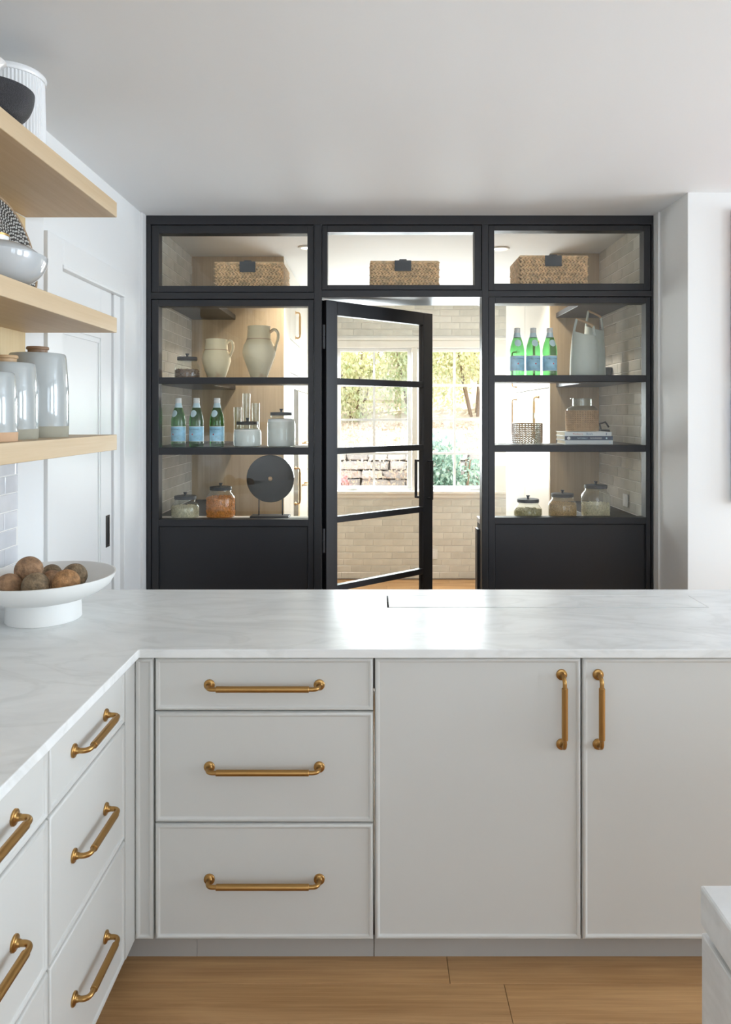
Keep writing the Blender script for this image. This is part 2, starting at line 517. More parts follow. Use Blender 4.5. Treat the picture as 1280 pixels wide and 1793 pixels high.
ceiling = struct('ceiling', (-1.6, 8.2, -3.2, 7.1, CEIL, CEIL + 0.1), 'ceiling_paint', 'smooth white ceiling over kitchen and pantry, plus an added overhang outside blocking the sun', 'ceiling')  # carried past the side wall as an unseen overhang added to block sun
wl = MB()
wl.box(-1.6, TW, -3.2, 2.60, 0, CEIL)
wl.add([(-1.6, 2.60, 0), (TW, 2.60, 0), (LW, 2.69, 0), (-1.6, 2.69, 0), (-1.6, 2.60, CEIL), (TW, 2.60, CEIL), (LW, 2.69, CEIL), (-1.6, 2.69, CEIL)], [(3, 2, 1, 0), (4, 5, 6, 7), (0, 1, 5, 4), (1, 2, 6, 5), (2, 3, 7, 6), (3, 0, 4, 7)])
wl.box(-1.6, LW, 2.69, 2.82, 0, CEIL)
wl.box(-1.6, LW, 2.82, 3.52, 2.20, CEIL)
wl.box(-1.6, LW - 0.06, 2.82, 3.52, 0, 2.20)
wl.box(-1.6, LW, 3.52, 7.1, 0, CEIL)
wall_left = tag(wl.build('wall_left', 'wall_paint'), 'white painted wall along the left side of the kitchen', 'wall', kind='structure')
# right-hand wall: the stub beside the partition and its front face
wr = MB()
wr.box(1.536, 5.8, 3.466, 3.95, 0, CEIL)
wr.box(1.52, 1.9, 3.95, 7.1, 0, CEIL)
wall_right = tag(wr.build('wall_right', 'wall_paint'), 'white painted wall standing right of the black partition', 'wall', kind='structure')
# kitchen window wall (far right) and wall behind the camera, with openings
ws = MB()
def wall_with_holes_x(mb, x0, x1, y0, y1, holes, z0, z1):
    y = y0
    for a, b in holes:
        mb.box(x0, x1, y, a, 0, CEIL); mb.box(x0, x1, a, b, 0, z0); mb.box(x0, x1, a, b, z1, CEIL); y = b
    mb.box(x0, x1, y, y1, 0, CEIL)
wall_with_holes_x(ws, 5.6, 5.8, -3.2, 3.466, [(-1.5, -0.3), (0.3, 1.5), (2.15, 3.35)], 0.70, 2.50)
tag(ws.build('wall_side', 'wall_paint'), 'white kitchen side wall with three tall window openings', 'wall', kind='structure')
wb = MB()
wb.box(TW, -0.4, -3.2, -3.0, 0, CEIL); wb.box(2.2, 5.6, -3.2, -3.0, 0, CEIL)
wb.box(-0.4, 2.2, -3.2, -3.0, 0, 0.80); wb.box(-0.4, 2.2, -3.2, -3.0, 2.50, CEIL)
tag(wb.build('wall_back', 'wall_paint'), 'white kitchen wall behind the camera with a window opening', 'wall', kind='structure')
# pantry end wall with window opening
WX0, WX1, WZ0, WZ1 = -0.385, 1.178, 0.86, 2.262
wf = MB()
wf.box(LW, WX0, FAR + 0.0045, FAR + 0.18, 0, CEIL); wf.box(WX1, 1.52, FAR + 0.0045, FAR + 0.18, 0, CEIL)
wf.box(WX0, WX1, FAR + 0.0045, FAR + 0.18, 0, WZ0); wf.box(WX0, WX1, FAR + 0.0045, FAR + 0.18, WZ1, CEIL)
wall_far = tag(wf.build('wall_far', 'grout'), 'pantry end wall of cream glazed brick tiles around the window', 'wall', kind='structure')

# ---- glazed brick tiles, each an object
TWD, THT, JN = 0.188, 0.060, 0.0042
def tile_mesh(w, axis, mat):
    # tile lying in the plane normal to 'axis'; slab with eased edge; origin at lower left corner on the wall face
    t = 0.0042; e = 0.0028
    mb = MB()
    if axis == 'y':  mb.rings((0, 0, 0), (1, 0, 0), (0, 0, 1), (0, -1, 0), w, THT, [(0, 0), (0, t - e * 0.6), (e, t)])
    if axis == 'x+': mb.rings((0, 0, 0), (0, 1, 0), (0, 0, 1), (1, 0, 0), w, THT, [(0, 0), (0, t - e * 0.6), (e, t)])
    if axis == 'x-': mb.rings((0, 0, 0), (0, 1, 0), (0, 0, 1), (-1, 0, 0), w, THT, [(0, 0), (0, t - e * 0.6), (e, t)])
    me = bpy.data.meshes.new('tile')
    me.from_pydata(mb.v, [], mb.f)
    bm = bmesh.new(); bm.from_mesh(me); bmesh.ops.recalc_face_normals(bm, faces=bm.faces); bm.to_mesh(me); bm.free()
    me.materials.append(MATS[mat])
    return me
def tile_wall(parent, axis, plane, u0, u1, z0, z1, mat, skip=None, seed=1):
    rg = random.Random(seed)
    cache = {}
    row = 0; z = z0
    while z + THT <= z1 + 0.03:
        u = u0 - (0.0 if row % 2 == 0 else (TWD + JN) * 0.5) - rg.uniform(0, 0.05)
        while u < u1 - 0.01:
            a = max(u, u0); b = min(u + TWD, u1)
            spans = [(a, b)]
            if skip:
                s0, s1, sz0, sz1 = skip
                if z + THT > sz0 and z < sz1:
                    ns = []
                    for (p, q) in spans:
                        if q <= s0 or p >= s1: ns.append((p, q))
                        else:
                            if p < s0: ns.append((p, s0))
                            if q > s1: ns.append((s1, q))
                    spans = ns
            for (p, q) in spans:
                if q - p < 0.015: continue
                wq = round(q - p, 2)
                key = wq
                if key not in cache: cache[key] = tile_mesh(min(wq, q - p + 0.003), axis, mat)
                o = bpy.data.objects.new('tile', cache[key]); COL.objects.link(o); o.parent = parent
                o.location = (p, plane, z) if axis == 'y' else (plane, p, z)
                j = 0.006
                o.rotation_euler = (rg.uniform(-j, j), 0, rg.uniform(-j, j)) if axis == 'y' else (0, rg.uniform(-j, j), rg.uniform(-j, j))
            u += TWD + JN
        z += THT + JN; row += 1
tile_wall(wall_far, 'y', FAR + 0.004, -0.66, 1.50, 0.004, CEIL, 'cream_tile', (-0.50, 1.293, 0.79, 2.353), 2)
# nook tile fields are thin boards on the side walls
nl = struct('wall_left_tile', (LW, LW + 0.002, 3.95, 4.86, 0.9, CEIL), 'grout', 'grey glazed brick tiling inside the pantry, left nook', 'tiling')
tile_wall(nl, 'x+', LW + 0.001, 3.955, 4.86, 1.025, CEIL, 'glaze_tile', None, 4)
nr = struct('wall_right_tile', (1.518, 1.5205, 3.95, 4.77, 0.9, CEIL), 'grout', 'grey glazed brick tiling inside the pantry, right nook', 'tiling')
tile_wall(nr, 'x-', 1.519, 3.955, 4.77, 1.025, CEIL, 'glaze_tile', None, 6)
kt = struct('wall_left_backsplash', (TW, TW + 0.002, 1.2, 2.598, 0.93, 1.46), 'grout', 'white glazed brick backsplash under the lowest oak shelf', 'backsplash')
tile_wall(kt, 'x+', TW + 0.001, 1.75, 2.595, 0.936, 1.46, 'white_tile', None, 8)

# ---- pantry window
win = thing('window_1', (0.4, FAR, 0.8), 'white double casement window with small panes at the end of the pantry', 'window', kind='structure')
YC = FAR - 0.022
MB().box(-0.497, WX0, YC, FAR, 0.86, 2.349).build('casing', 'window_trim_paint', win, 0.003)
MB().box(WX1, 1.29, YC, FAR, 0.86, 2.349).build('casing', 'window_trim_paint', win, 0.003)
MB().box(WX0 - 0.0005, WX1 + 0.0005, YC, FAR, WZ1, 2.33).box(-0.515, 1.308, YC - 0.015, FAR, 2.33, 2.355).build('head_casing', 'window_trim_paint', win, 0.003)
MB().box(-0.53, 1.32, FAR - 0.05, FAR + 0.10, 0.835, 0.862).build('sill', 'window_trim_paint', win, 0.004)
MB().box(-0.497, 1.29, YC, FAR, 0.795, 0.835).build('apron', 'window_trim_paint', win, 0.003)
MB().box(0.372, 0.422, FAR - 0.012, FAR + 0.12, WZ0, WZ1).build('centre_post', 'window_trim_paint', win, 0.003)
MB().box(WX0, -0.372, FAR, FAR + 0.13, WZ0, WZ1).box(1.165, WX1, FAR, FAR + 0.13, WZ0, WZ1).box(WX0, WX1, FAR, FAR + 0.13, WZ1 - 0.005, WZ1).box(WX0, WX1, FAR + 0.02, FAR + 0.13, WZ0, WZ0 + 0.008).build('jamb', 'window_paint', win)
ROWZ = [2.226, 1.896, 1.555, 1.222, 0.902]
for gx0, gx1 in ((-0.330, 0.330), (0.464, 1.123)):
    f = 0.038
    mb = MB()
    ys0, ys1 = FAR + 0.045, FAR + 0.085
    mb.box(gx0 - f, gx0, ys0, ys1, 0.872, 2.255); mb.box(gx1, gx1 + f, ys0, ys1, 0.872, 2.255)
    mb.box(gx0, gx1, ys0, ys1, 2.226, 2.255); mb.box(gx0, gx1, ys0, ys1, 0.872, 0.902)
    sash = mb.build('sash', 'window_paint', win, 0.003)
    gm = (gx0 + gx1) / 2
    MB().box(gm - 0.011, gm + 0.011, ys0 + 0.006, ys1 - 0.006, 0.902, 2.226).build('muntin', 'window_paint', sash)
    for z in ROWZ[1:-1]:
        MB().box(gx0, gm - 0.011, ys0 + 0.007, ys1 - 0.007, z - 0.011, z + 0.011).box(gm + 0.011, gx1, ys0 + 0.007, ys1 - 0.007, z - 0.011, z + 0.011).build('muntin', 'window_paint', sash)
    for a, b in ((gx0, gm - 0.011), (gm + 0.011, gx1)):
        for zt, zb in zip(ROWZ, ROWZ[1:]):
            MB().box(a, b, FAR + 0.062, FAR + 0.067, zb + 0.0112, zt - 0.0112).build('pane', 'pane_glass', sash)
    cxh = gx0 + 0.12 if gx0 < 0 else gx1 - 0.12
    MB().box(cxh - 0.06, cxh + 0.05, FAR + 0.015, FAR + 0.045, 0.870, 0.885).box(cxh - 0.005, cxh + 0.045, FAR - 0.005, FAR + 0.02, 0.885, 0.893).build('crank', 'window_paint', win, 0.003)

# ---- sliding door in the left wall, with casing and flush pull
dr = thing('door_1', (LW, 3.145, 0), 'white panelled sliding pocket door in the left wall', 'door', kind='structure')
lf = MB()
lf.box(LW - 0.058, LW - 0.018, 2.70, 3.42, 0.01, 2.20)
lf.build('leaf', 'door_paint', dr, 0.002)
lf2 = MB()
lf2.box(LW - 0.018, LW - 0.012, 3.285, 3.42, 0.01, 2.20); lf2.box(LW - 0.018, LW - 0.012, 2.82, 3.285, 1.955, 2.20)
lf2.build('stile_and_rail', 'door_paint', dr, 0.003)
MB().box(LW - 0.0178, LW - 0.0135, 3.266, 3.279, 0.05, 1.945).box(LW - 0.0178, LW - 0.0135, 2.82, 3.266, 1.932, 1.945).build('panel_bead', 'door_paint', dr, 0.002)
cs = MB()
cs.box(LW, LW + 0.016, 2.69, 2.82, 0, 2.303); cs.box(LW, LW + 0.016, 2.82, 3.5205, 2.20, 2.303); cs.box(LW, LW + 0.016, 3.52, 3.565, 0, 2.303)
cs.build('casing', 'door_paint', dr, 0.002)
MB().box(LW - 0.012, LW + 0.020, 2.822, 3.518, 2.185, 2.199).box(LW - 0.012, LW + 0.020, 3.505, 3.519, 0, 2.185).box(LW - 0.05, LW - 0.001, 3.425, 3.505, 0, 2.185).build('stop_bead', 'door_paint', dr, 0.003)
yb0, yb1 = 3.343, 3.388
fp = MB()
def ring_x(mb, x, y0, y1, z0, z1, t, w):
    mb.box(x, x + t, y0, y1, z0, z0 + w); mb.box(x, x + t, y0, y1, z1 - w, z1); mb.box(x, x + t, y0, y0 + w * 1.2, z0 + w, z1 - w); mb.box(x, x + t, y1 - w * 1.2, y1, z0 + w, z1 - w)
pz0, pz1 = PZ(960, 3.33), PZ(904, 3.33)
ring_x(fp, LW - 0.012, yb0, yb1, pz0, pz1, 0.003, 0.010)
pull = fp.build('flush_pull', 'bronze', dr, 0.001)
MB().box(LW - 0.0122, LW - 0.0112, yb0 + 0.012, yb1 - 0.012, pz0 + 0.010, pz1 - 0.010).build('finger_recess', 'matte_black', pull)
tag(MB().box(LW, LW + 0.012, 3.805, FR, 0, CEIL).build('trim_1', 'door_paint', None, 0.002), 'slim white trim strip left of the black partition', 'trim', kind='structure')
tag(MB().box(1.524, 1.536, 3.80, FR, 0, CEIL - 0.0).build('trim_2', 'door_paint', None, 0.002), 'slim white trim strip right of the black partition', 'trim', kind='structure')

# ================================================================ BLACK STEEL PARTITION
part = thing('wall_partition', (0.14, FR, 0), 'black steel framed glass partition between kitchen and pantry', 'partition', kind='structure')
def zf(y): return PZ(y, FR)
def xf(x): return PX(x, FR)
YB = FR + 0.085
PL, PR = LW + 0.012, 1.524
def bar(x0, x1, z0, z1, y0=FR, y1=YB, name='post', bevel=0.002):
    return MB().box(x0, x1, y0, y1, z0, z1).build(name, 'steel_black', part, bevel)
bar(PL, PR, zf(393), CEIL, name='head_rail')
bar(PL, xf(264), 0, zf(393)); bar(xf(550), xf(563), 0, zf(393)); bar(xf(844), xf(855), 0, zf(393)); bar(xf(1141), PR, 0, zf(393))
def zmid(a, b): return zf(a), zf(b)
bar(xf(264), xf(550), zf(523.5), zf(512), name='transom_rail')
bar(xf(563), xf(844), zf(520), zf(508), name='transom_rail')
bar(xf(855), xf(1141), zf(519), zf(509), name='transom_rail')
def sash_frame(ox0, ox1, oz0, oz1, gx0, gx1, gz0, gz1, name, mull=(), panel=None):
    mb = MB(); y0, y1 = FR + 0.007, FR + 0.075; g = 0.0025
    ox0 += g; ox1 -= g; oz1 -= g; oz0 += g
    mb.box(ox0, gx0, y0, y1, oz0, oz1); mb.box(gx1, ox1, y0, y1, oz0, oz1)
    mb.box(gx0, gx1, y0, y1, gz1, oz1)
    zb = oz0
    mb.box(gx0, gx1, y0, y1, (panel[1] if panel else oz0), gz0)
    if panel:
        mb.box(gx0, gx1, y0, y1, oz0, panel[0])
    fr = mb.build(name, 'steel_black', part, 0.002)
    for a, b in mull:
        MB().box(gx0, gx1, y0 + 0.001, y1 - 0.002, a, b).build('glazing_bar', 'steel_black', fr, 0.002)
    zs = [gz0] + [v for m in sorted(mull) for v in m] + [gz1]
    for k in range(0, len(zs), 2):
        MB().box(gx0, gx1, FR + 0.034, FR + 0.040, zs[k], zs[k + 1]).build('pane', 'pane_glass', fr)
    if panel:
        MB().rings((gx0, FR + 0.05, panel[0]), (1, 0, 0), (0, 0, 1), (0, -1, 0), gx1 - gx0, panel[1] - panel[0],
                   [(0, 0), (0, 0.034), (0.004, 0.036), (0.006, 0.030)]).build('lower_panel', 'steel_black', fr)
    return fr
sash_frame(xf(264), xf(550), zf(512), zf(393), xf(277), xf(538), zf(500), zf(408), 'transom_light')
sash_frame(xf(563), xf(844), zf(508), zf(393), xf(573), xf(831), zf(498.5), zf(405.5), 'transom_light')
sash_frame(xf(855), xf(1141), zf(509), zf(393), xf(866), xf(1128.5), zf(496), zf(403), 'transom_light')
sash_frame(xf(264), xf(550), 0.02, zf(523.5), xf(277), xf(539.5), zf(910), zf(536), 'display_light', [(zf(672), zf(660.5)), (zf(796.5), zf(784))], (0.12, zf(922)))
sash_frame(xf(855), xf(1141), 0.02, zf(519), xf(867), xf(1132), zf(906.5), zf(530.5), 'display_light', [(zf(668.5), zf(656.5)), (zf(791.5), zf(779.5))], (0.12, zf(918)))

# ---- the open door, hung left, swung into the pantry
ang = math.atan2(0.53, 0.627)
door = thing('door_2', (PX(567, 3.915), 3.915, 0.01), 'black steel glass door standing open into the pantry', 'door', rz=ang, kind='structure')
DW = 0.825; DT = 0.045; ST = 0.078
zt = PZ(525, 3.9) - 0.01
mb = MB()
mb.box(0, ST, -DT / 2, DT / 2, 0, zt); mb.box(DW - ST, DW, -DT / 2, DT / 2, 0, zt)
mb.box(ST, DW - ST, -DT / 2, DT / 2, zt - 0.078, zt); mb.box(ST, DW - ST, -DT / 2, DT / 2, 0, 0.22)
fr = mb.build('door_frame', 'steel_black', door, 0.003, local=True)
bars = [(1.7975, 1.761), (1.4076, 1.373), (1.024, 0.9895), (0.640, 0.606)]
for a, b in bars:
    MB().box(ST, DW - ST, -DT / 2 + 0.004, DT / 2 - 0.004, b, a).build('glazing_bar', 'steel_black', door, 0.002, local=True)
zs = [zt - 0.078] + [v for p in bars for v in p] + [0.22]
for k in range(0, len(zs), 2):
    MB().box(ST, DW - ST, -0.003, 0.003, zs[k + 1], zs[k]).build('pane', 'pane_glass', door, local=True)
hz0, hz1 = PZ(876, 4.38), PZ(811, 4.38)
hx = DW - ST / 2 - 0.004
for sgn in (-1, 1):
    m2 = MB(); q = 0.0065
    ya = sgn * DT / 2; yb = sgn * (DT / 2 + (0.062 if sgn > 0 else 0.036))
    for z in (hz0, hz1):
        m2.box(hx - q, hx + q, min(ya, yb), max(ya, yb), z - q, z + q)
    m2.box(hx - q, hx + q, yb - q, yb + q, hz0 - q, hz1 + q)
    m2.build('pull_handle', 'steel_black', door, 0.001, local=True)
for z in (PZ(593, 3.9), 0.9, 0.28):
    MB().lathe([(0, -0.068), (0.011, -0.066), (0.011, -0.003), (0.0085, -0.002), (0.0085, 0.002), (0.011, 0.003), (0.011, 0.066), (0, 0.068)], (-0.012, -0.012, z), 12).build('hinge', 'steel_black', door, smooth=40, local=True)

# ================================================================ KITCHEN: base cabinets and counters
CT = 0.934; TH = 0.025; CB = CT - TH
FACE = 2.033            # peninsula cabinet face plane
LFACE = -0.6875         # left run face plane
def handle(parent, c, axis, normal, L, name='handle', mat='brass', sc=1.0):
    A = Vector(axis); N = Vector(normal); c = Vector(c)
    mb = MB(); so = 0.036 * sc
    # rosettes
    for s in (-1, 1):
        p = c + A * (s * L / 2)
        prof = [(0.0158, 0.0), (0.0158, 0.0035), (0.0145, 0.0048), (0.0100, 0.0056), (0.0080, 0.0075), (0.0068, 0.013)]
        X = A; Y = N.cross(A)
        vs = []; fs = []; sg = 16
        for r, h in prof:
            for k in range(sg):
                a = 2 * PI * k / sg
                vs.append(p + X * (r * sc * math.cos(a)) + Y * (r * sc * math.sin(a)) + N * (h * sc))
        for i in range(len(prof) - 1):
            for k in range(sg):
                k2 = (k + 1) % sg; fs.append((i * sg + k, i * sg + k2, i * sg + sg + k2, i * sg + sg + k))
        mb.add(vs, fs)
        pts = [p + N * (0.008 * sc)]
        R = 0.016 * sc
        for t in range(0, 7):
            a = (PI / 2) * t / 6
            pts.append(p + N * (so - R + R * math.sin(a)) - A * (s * (R - R * math.cos(a))))
        pts.append(p + N * so - A * (s * 0.034 * sc))
        mb.tube(pts, 0.0062 * sc, 12)
    e = L / 2 - 0.026 * sc
    mb.tube([c - A * e + N * so, c - A * (e - 0.0015) + N * so, c + A * (e - 0.0015) + N * so, c + A * e + N * so], [0.0072 * sc, 0.0088 * sc, 0.0088 * sc, 0.0072 * sc], 16)
    return mb.build(name, mat, parent, smooth=35)
BEAD = [(0.0, 0.0), (0.0, 0.013), (0.0015, 0.0175), (0.004, 0.0200), (0.007, 0.0207), (0.010, 0.0195), (0.0125, 0.0165), (0.0145, 0.0150), (0.0155, 0.0150)]
GP = 0.0023
def front(name, O, U, N, w, h, parent, mat='cabinet_paint', rs=BEAD):
    O = Vector(O) + Vector(U) * GP + Vector((0, 0, GP)) - Vector(N) * 0.020
    return MB().rings(O, U, (0, 0, 1), N, w - 2 * GP, h - 2 * GP, rs).build(name, mat, parent, smooth=50)
zrow = [0.091, 0.428, 0.749, CB - 0.004]
def px_face(x): return PX(x, FACE)
# carcass depth behind the fronts
def cabinet(name, x0, x1, y0, y1, label):
    t = thing(name, ((x0 + x1) / 2, (y0 + y1) / 2, 0.0), label, 'cabinet')
    return t
DX = [px_face(233.5), px_face(269.5), px_face(655), px_face(1019), px_face(1383), px_face(1600)]
# drawer unit of the peninsula
c1 = cabinet('drawer_cabinet', DX[1], DX[2], 2.053, 2.66, 'greige cabinet of three wide drawers, facing us left of the double doors')
MB().box(DX[1] + 0.001, DX[2] - 0.001, 2.057, 2.64, 0.0905, CB).build('body', 'cabinet_gap_shade', c1)
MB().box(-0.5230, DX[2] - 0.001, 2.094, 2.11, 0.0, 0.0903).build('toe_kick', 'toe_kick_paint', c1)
for k, lab in ((2, None), (1, None), (0, None)):
    d_ = front('drawer_front', (DX[1], FACE, zrow[k]), (1, 0, 0), (0, -1, 0), DX[2] - DX[1], zrow[k + 1] - zrow[k], c1)
    yy = (1200, 1344, 1541)[2 - k]
    handle(d_, ((px_face(366) + px_face(559)) / 2, FACE + 0.005, PZ(yy, FACE)), (1, 0, 0), (0, -1, 0), 0.316, 'handle')
# double-door unit
c2 = cabinet('door_cabinet', DX[2], DX[4], 2.053, 2.66, 'greige double door cabinet under the counter right of the drawers')
MB().box(DX[2] + 0.001, DX[4] - 0.001, 2.057, 2.64, 0.0905, CB).build('body', 'cabinet_gap_shade', c2)
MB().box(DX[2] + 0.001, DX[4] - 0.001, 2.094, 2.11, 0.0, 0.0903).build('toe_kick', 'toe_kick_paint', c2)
for a, b, hxp in ((DX[2], DX[3], 985.0), (DX[3], DX[4], 1049.0)):
    d_ = front('door', (a, FACE, 0.091), (1, 0, 0), (0, -1, 0), b - a, CB - 0.004 - 0.091, c2)
    handle(d_, (px_face(hxp - 1), FACE + 0.005, (PZ(1182, FACE) + PZ(1304, FACE)) / 2), (0, 0, 1), (0, -1, 0), 0.200, 'handle')
c3 = cabinet('end_cabinet', DX[4], 1.88, 2.053, 2.66, 'greige end cabinet of the peninsula past the double doors')
MB().box(DX[4] + 0.001, 1.88, 2.057, 2.64, 0.0905, CB).build('body', 'cabinet_paint', c3)
front('door', (DX[4], FACE, 0.091), (1, 0, 0), (0, -1, 0), 1.88 - DX[4], CB - 0.004 - 0.091, c3)
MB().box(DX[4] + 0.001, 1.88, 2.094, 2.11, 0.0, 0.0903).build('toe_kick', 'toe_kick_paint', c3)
# corner filler
c4 = thing('corner_filler', (-0.67, 2.04, 0.0), 'narrow greige corner filler panel between the two drawer runs', 'cabinet panel')
front('filler_panel', (LFACE - 0.002, FACE, 0.091), (1, 0, 0), (0, -1, 0), DX[1] - LFACE + 0.002, CB - 0.004 - 0.091, c4)
MB().box(-0.80, DX[1] - 0.001, 2.057, 2.64, 0.0905, CB).build('body', 'cabinet_gap_shade', c4)
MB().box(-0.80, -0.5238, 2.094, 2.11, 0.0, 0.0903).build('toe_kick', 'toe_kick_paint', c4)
MB().box(LFACE - 0.018, LFACE + 0.0, 1.961, 2.052, 0.091, CB - 0.001).build('return_panel', 'cabinet_paint', c4, 0.002)
# left run drawers
YL = [1.03, 1.4985, 1.959]
labs = ['greige three drawer cabinet of the left run, cut by the photo edge', 'greige three drawer cabinet of the left run beside the corner']
for i in (0, 1):
    y0, y1 = YL[i], YL[i + 1]
    c = cabinet('drawer_cabinet', -1.29, LFACE, y0, y1, labs[i])
    c.location = ((-1.29 + LFACE) / 2, (y0 + y1) / 2, 0)
    MB().box(-1.30, LFACE - 0.024, y0 + 0.001, y1 - 0.001, 0.0905, CB).build('body', 'cabinet_gap_shade', c)
    MB().box(LFACE - 0.077, LFACE - 0.06, y0 + 0.001, y1 - 0.001, 0, 0.0903).build('toe_kick', 'toe_kick_paint', c)
    for k in (2, 1, 0):
        d_ = front('drawer_front', (LFACE, y0, zrow[k]), (0, 1, 0), (1, 0, 0), y1 - y0, zrow[k + 1] - zrow[k], c)
        zz = ((0.905 + 0.749) / 2 + 0.0, 0.585, 0.255)[2 - k]
        handle(d_, (LFACE - 0.005, (y0 + y1) / 2 - 0.0, zz), (0, 1, 0), (1, 0, 0), 0.194, 'handle')

# marble counter: one L-shaped slab with a slot cut for the flush lid
LX0, LX1, LY0, LY1 = 0.046, 1.16, 2.452, 2.615
xs = [TW + 0.001, -0.668, LX0, LX1, 1.90]; ys = [0.55, 2.013, LY0, LY1, 2.708]
cells = set()
for i in range(4):
    for j in range(4):
        if j == 0 and i > 0: continue
        if i == 2 and j == 2: continue
        cells.add((i, j))
bm = bmesh.new(); vv = {}
def gv(x, y, z):
    k = (round(x, 5), round(y, 5), round(z, 5))
    if k not in vv: vv[k] = bm.verts.new(k)
    return vv[k]
for (i, j) in cells:
    x0, x1, y0, y1 = xs[i], xs[i + 1], ys[j], ys[j + 1]
    bm.faces.new([gv(x0, y0, CT), gv(x1, y0, CT), gv(x1, y1, CT), gv(x0, y1, CT)])
    bm.faces.new([gv(x0, y1, CB), gv(x1, y1, CB), gv(x1, y0, CB), gv(x0, y0, CB)])
    for (di, dj, a, b) in ((0, -1, (x0, y0), (x1, y0)), (1, 0, (x1, y0), (x1, y1)), (0, 1, (x1, y1), (x0, y1)), (-1, 0, (x0, y1), (x0, y0))):
        if (i + di, j + dj) not in cells:
            bm.faces.new([gv(a[0], a[1], CB), gv(b[0], b[1], CB), gv(b[0], b[1], CT), gv(a[0], a[1], CT)])
bmesh.ops.recalc_face_normals(bm, faces=bm.faces)
me = bpy.data.meshes.new('countertop'); bm.to_mesh(me); bm.free(); me.materials.append(MATS['marble'])
ct = bpy.data.objects.new('countertop', me); COL.objects.link(ct)
b_ = ct.modifiers.new('bevel', 'BEVEL'); b_.width = 0.0025; b_.segments = 2; b_.limit_method = 'ANGLE'; b_.angle_limit = math.radians(40)
tag(ct, 'L-shaped white marble countertop with soft grey veins', 'countertop')
lid = MB().box(LX0 + 0.0060, LX1 - 0.002, LY0 + 0.0075, LY1 - 0.0012, CB + 0.004, CT - 0.0002).build('counter_hatch', 'marble', None)
tag(lid, 'long flush marble hatch set into the countertop near its back edge', 'hatch')
# black sheet added under the hatch, painting the shade seen in the joint
MB().box(LX0 - 0.005, LX1 + 0.005, LY0 - 0.005, LY1 + 0.005, CB - 0.008, CB - 0.0002).build('hatch_joint_shade', 'matte_black', lid)

# island at lower right
isl = thing('kitchen_island', (1.1, -0.2, 0), 'kitchen island corner with thick pale marble top at lower right', 'island')
MB().box(0.462, 1.75, -1.5, 1.005, CT - 0.056, CT).build('top', 'island_marble', isl, 0.004)
MB().box(0.478, 1.72, -1.45, 0.985, CT - 0.070, CT - 0.0562).build('sub_top', 'cabinet_paint', isl, 0.003)
MB().box(0.466, 0.492, 0.905, 1.009, 0.0, CT - 0.0702).build('corner_leg', 'island_marble', isl, 0.003)
MB().box(0.475, 1.70, -1.43, 0.998, 0.09, CT - 0.0704).build('body', 'island_marble', isl)

# ================================================================ OAK SHELVES ON THE LEFT WALL
SD = 2.598
wp = tag(MB().box(TW + 0.001, -1.279, 0.6, SD, 1.530, 2.324).build('oak_back_panel', 'oak_panel', None, 0.001), 'vertical grain oak back panel behind the open shelves', 'wall panel')
SH = [(2.325, 2.3795, 'topmost thick oak shelf on the left wall, carrying the fluted jar'), (1.902, 1.9567, 'middle thick oak shelf on the left wall, carrying the lidded bowl'), (1.473, 1.529, 'lowest thick oak shelf on the left wall, carrying the stoneware canisters')]
for z0, z1, lb in SH:
    tag(recentre(MB().box(-1.2785 if z0 > 1.5 else TW + 0.008, -0.943, 0.6, SD, z0, z1).build('floating_shelf', 'oak_shelf', None, 0.002)), lb, 'shelf', 'thick oak wall shelves')
ZS1, ZS2, ZS3 = 2.3795, 1.9567, 1.529
# fluted white jar
def fluted(loc, r, h, label):
    t = thing('fluted_jar', loc, label, 'jar')
    MB().lathe([(0, 0), (r * 1.06, 0), (r * 1.05, 0.004), (r, h - 0.02), (r * 0.98, h - 0.016), (r * 0.90, h - 0.016), (r * 0.95, 0.01), (0, 0.01)], seg=112, flute=1, fd=0.0022).build('body', 'white_ceramic', t, smooth=30, local=True)
    MB().lathe([(r * 0.88, h - 0.017), (r * 1.03, h - 0.018), (r * 1.06, h - 0.013), (r * 1.06, h - 0.005), (r * 1.02, h), (r * 0.92, h), (r * 0.88, h - 0.005), (r * 0.88, h - 0.017)], seg=64).build('rim', 'white_ceramic', t, smooth=40, local=True)
d0 = 2.10
fluted((PX(22, d0), d0, ZS1), 0.088, PZ(131, d0) - ZS1, 'white fluted ceramic jar on the topmost oak shelf')
# small white flared jar mostly outside the photo
d0 = 1.86
t = thing('flared_jar', (PX(-22, d0) - 0.02, d0 - 0.19, ZS1), 'white ceramic jar with flared lip at the edge of the topmost shelf', 'jar')
# black bowl
d0 = 1.88
t2 = thing('black_bowl', (PX(-11, d0), d0, ZS1), 'speckled black bowl on the topmost oak shelf before the fluted jar', 'bowl')
hb = PZ(158, d0) - ZS1; rb = 0.099
pf = [(0, 0), (0.036, 0)] + [(0.036 + (rb - 0.036) * math.sin(PI / 2 * k / 12) ** 0.85, hb * (1 - math.cos(PI / 2 * k / 12)) ** 0.95) for k in range(1, 13)]
pf += [(r_ - 0.004, z_) for r_, z_ in reversed(pf[4:])] + [(0, 0.010)]
MB().lathe(pf, seg=56).build('body', 'speckled_black', t2, smooth=50, local=True)
hj = PZ(105, d0 - 0.19) - ZS1
t.location = (PX(7, d0 - 0.19) - 0.052, d0 - 0.19, ZS1)
MB().lathe([(0, 0), (0.030, 0), (0.036, 0.03), (0.037, 0.07), (0.032, hj - 0.05), (0.030, hj - 0.03), (0.040, hj - 0.008), (0.052, hj), (0.050, hj + 0.002), (0.040, hj - 0.006), (0.030, hj - 0.03), (0, hj - 0.04)], seg=40).build('body', 'white_ceramic', t, smooth=40, local=True)
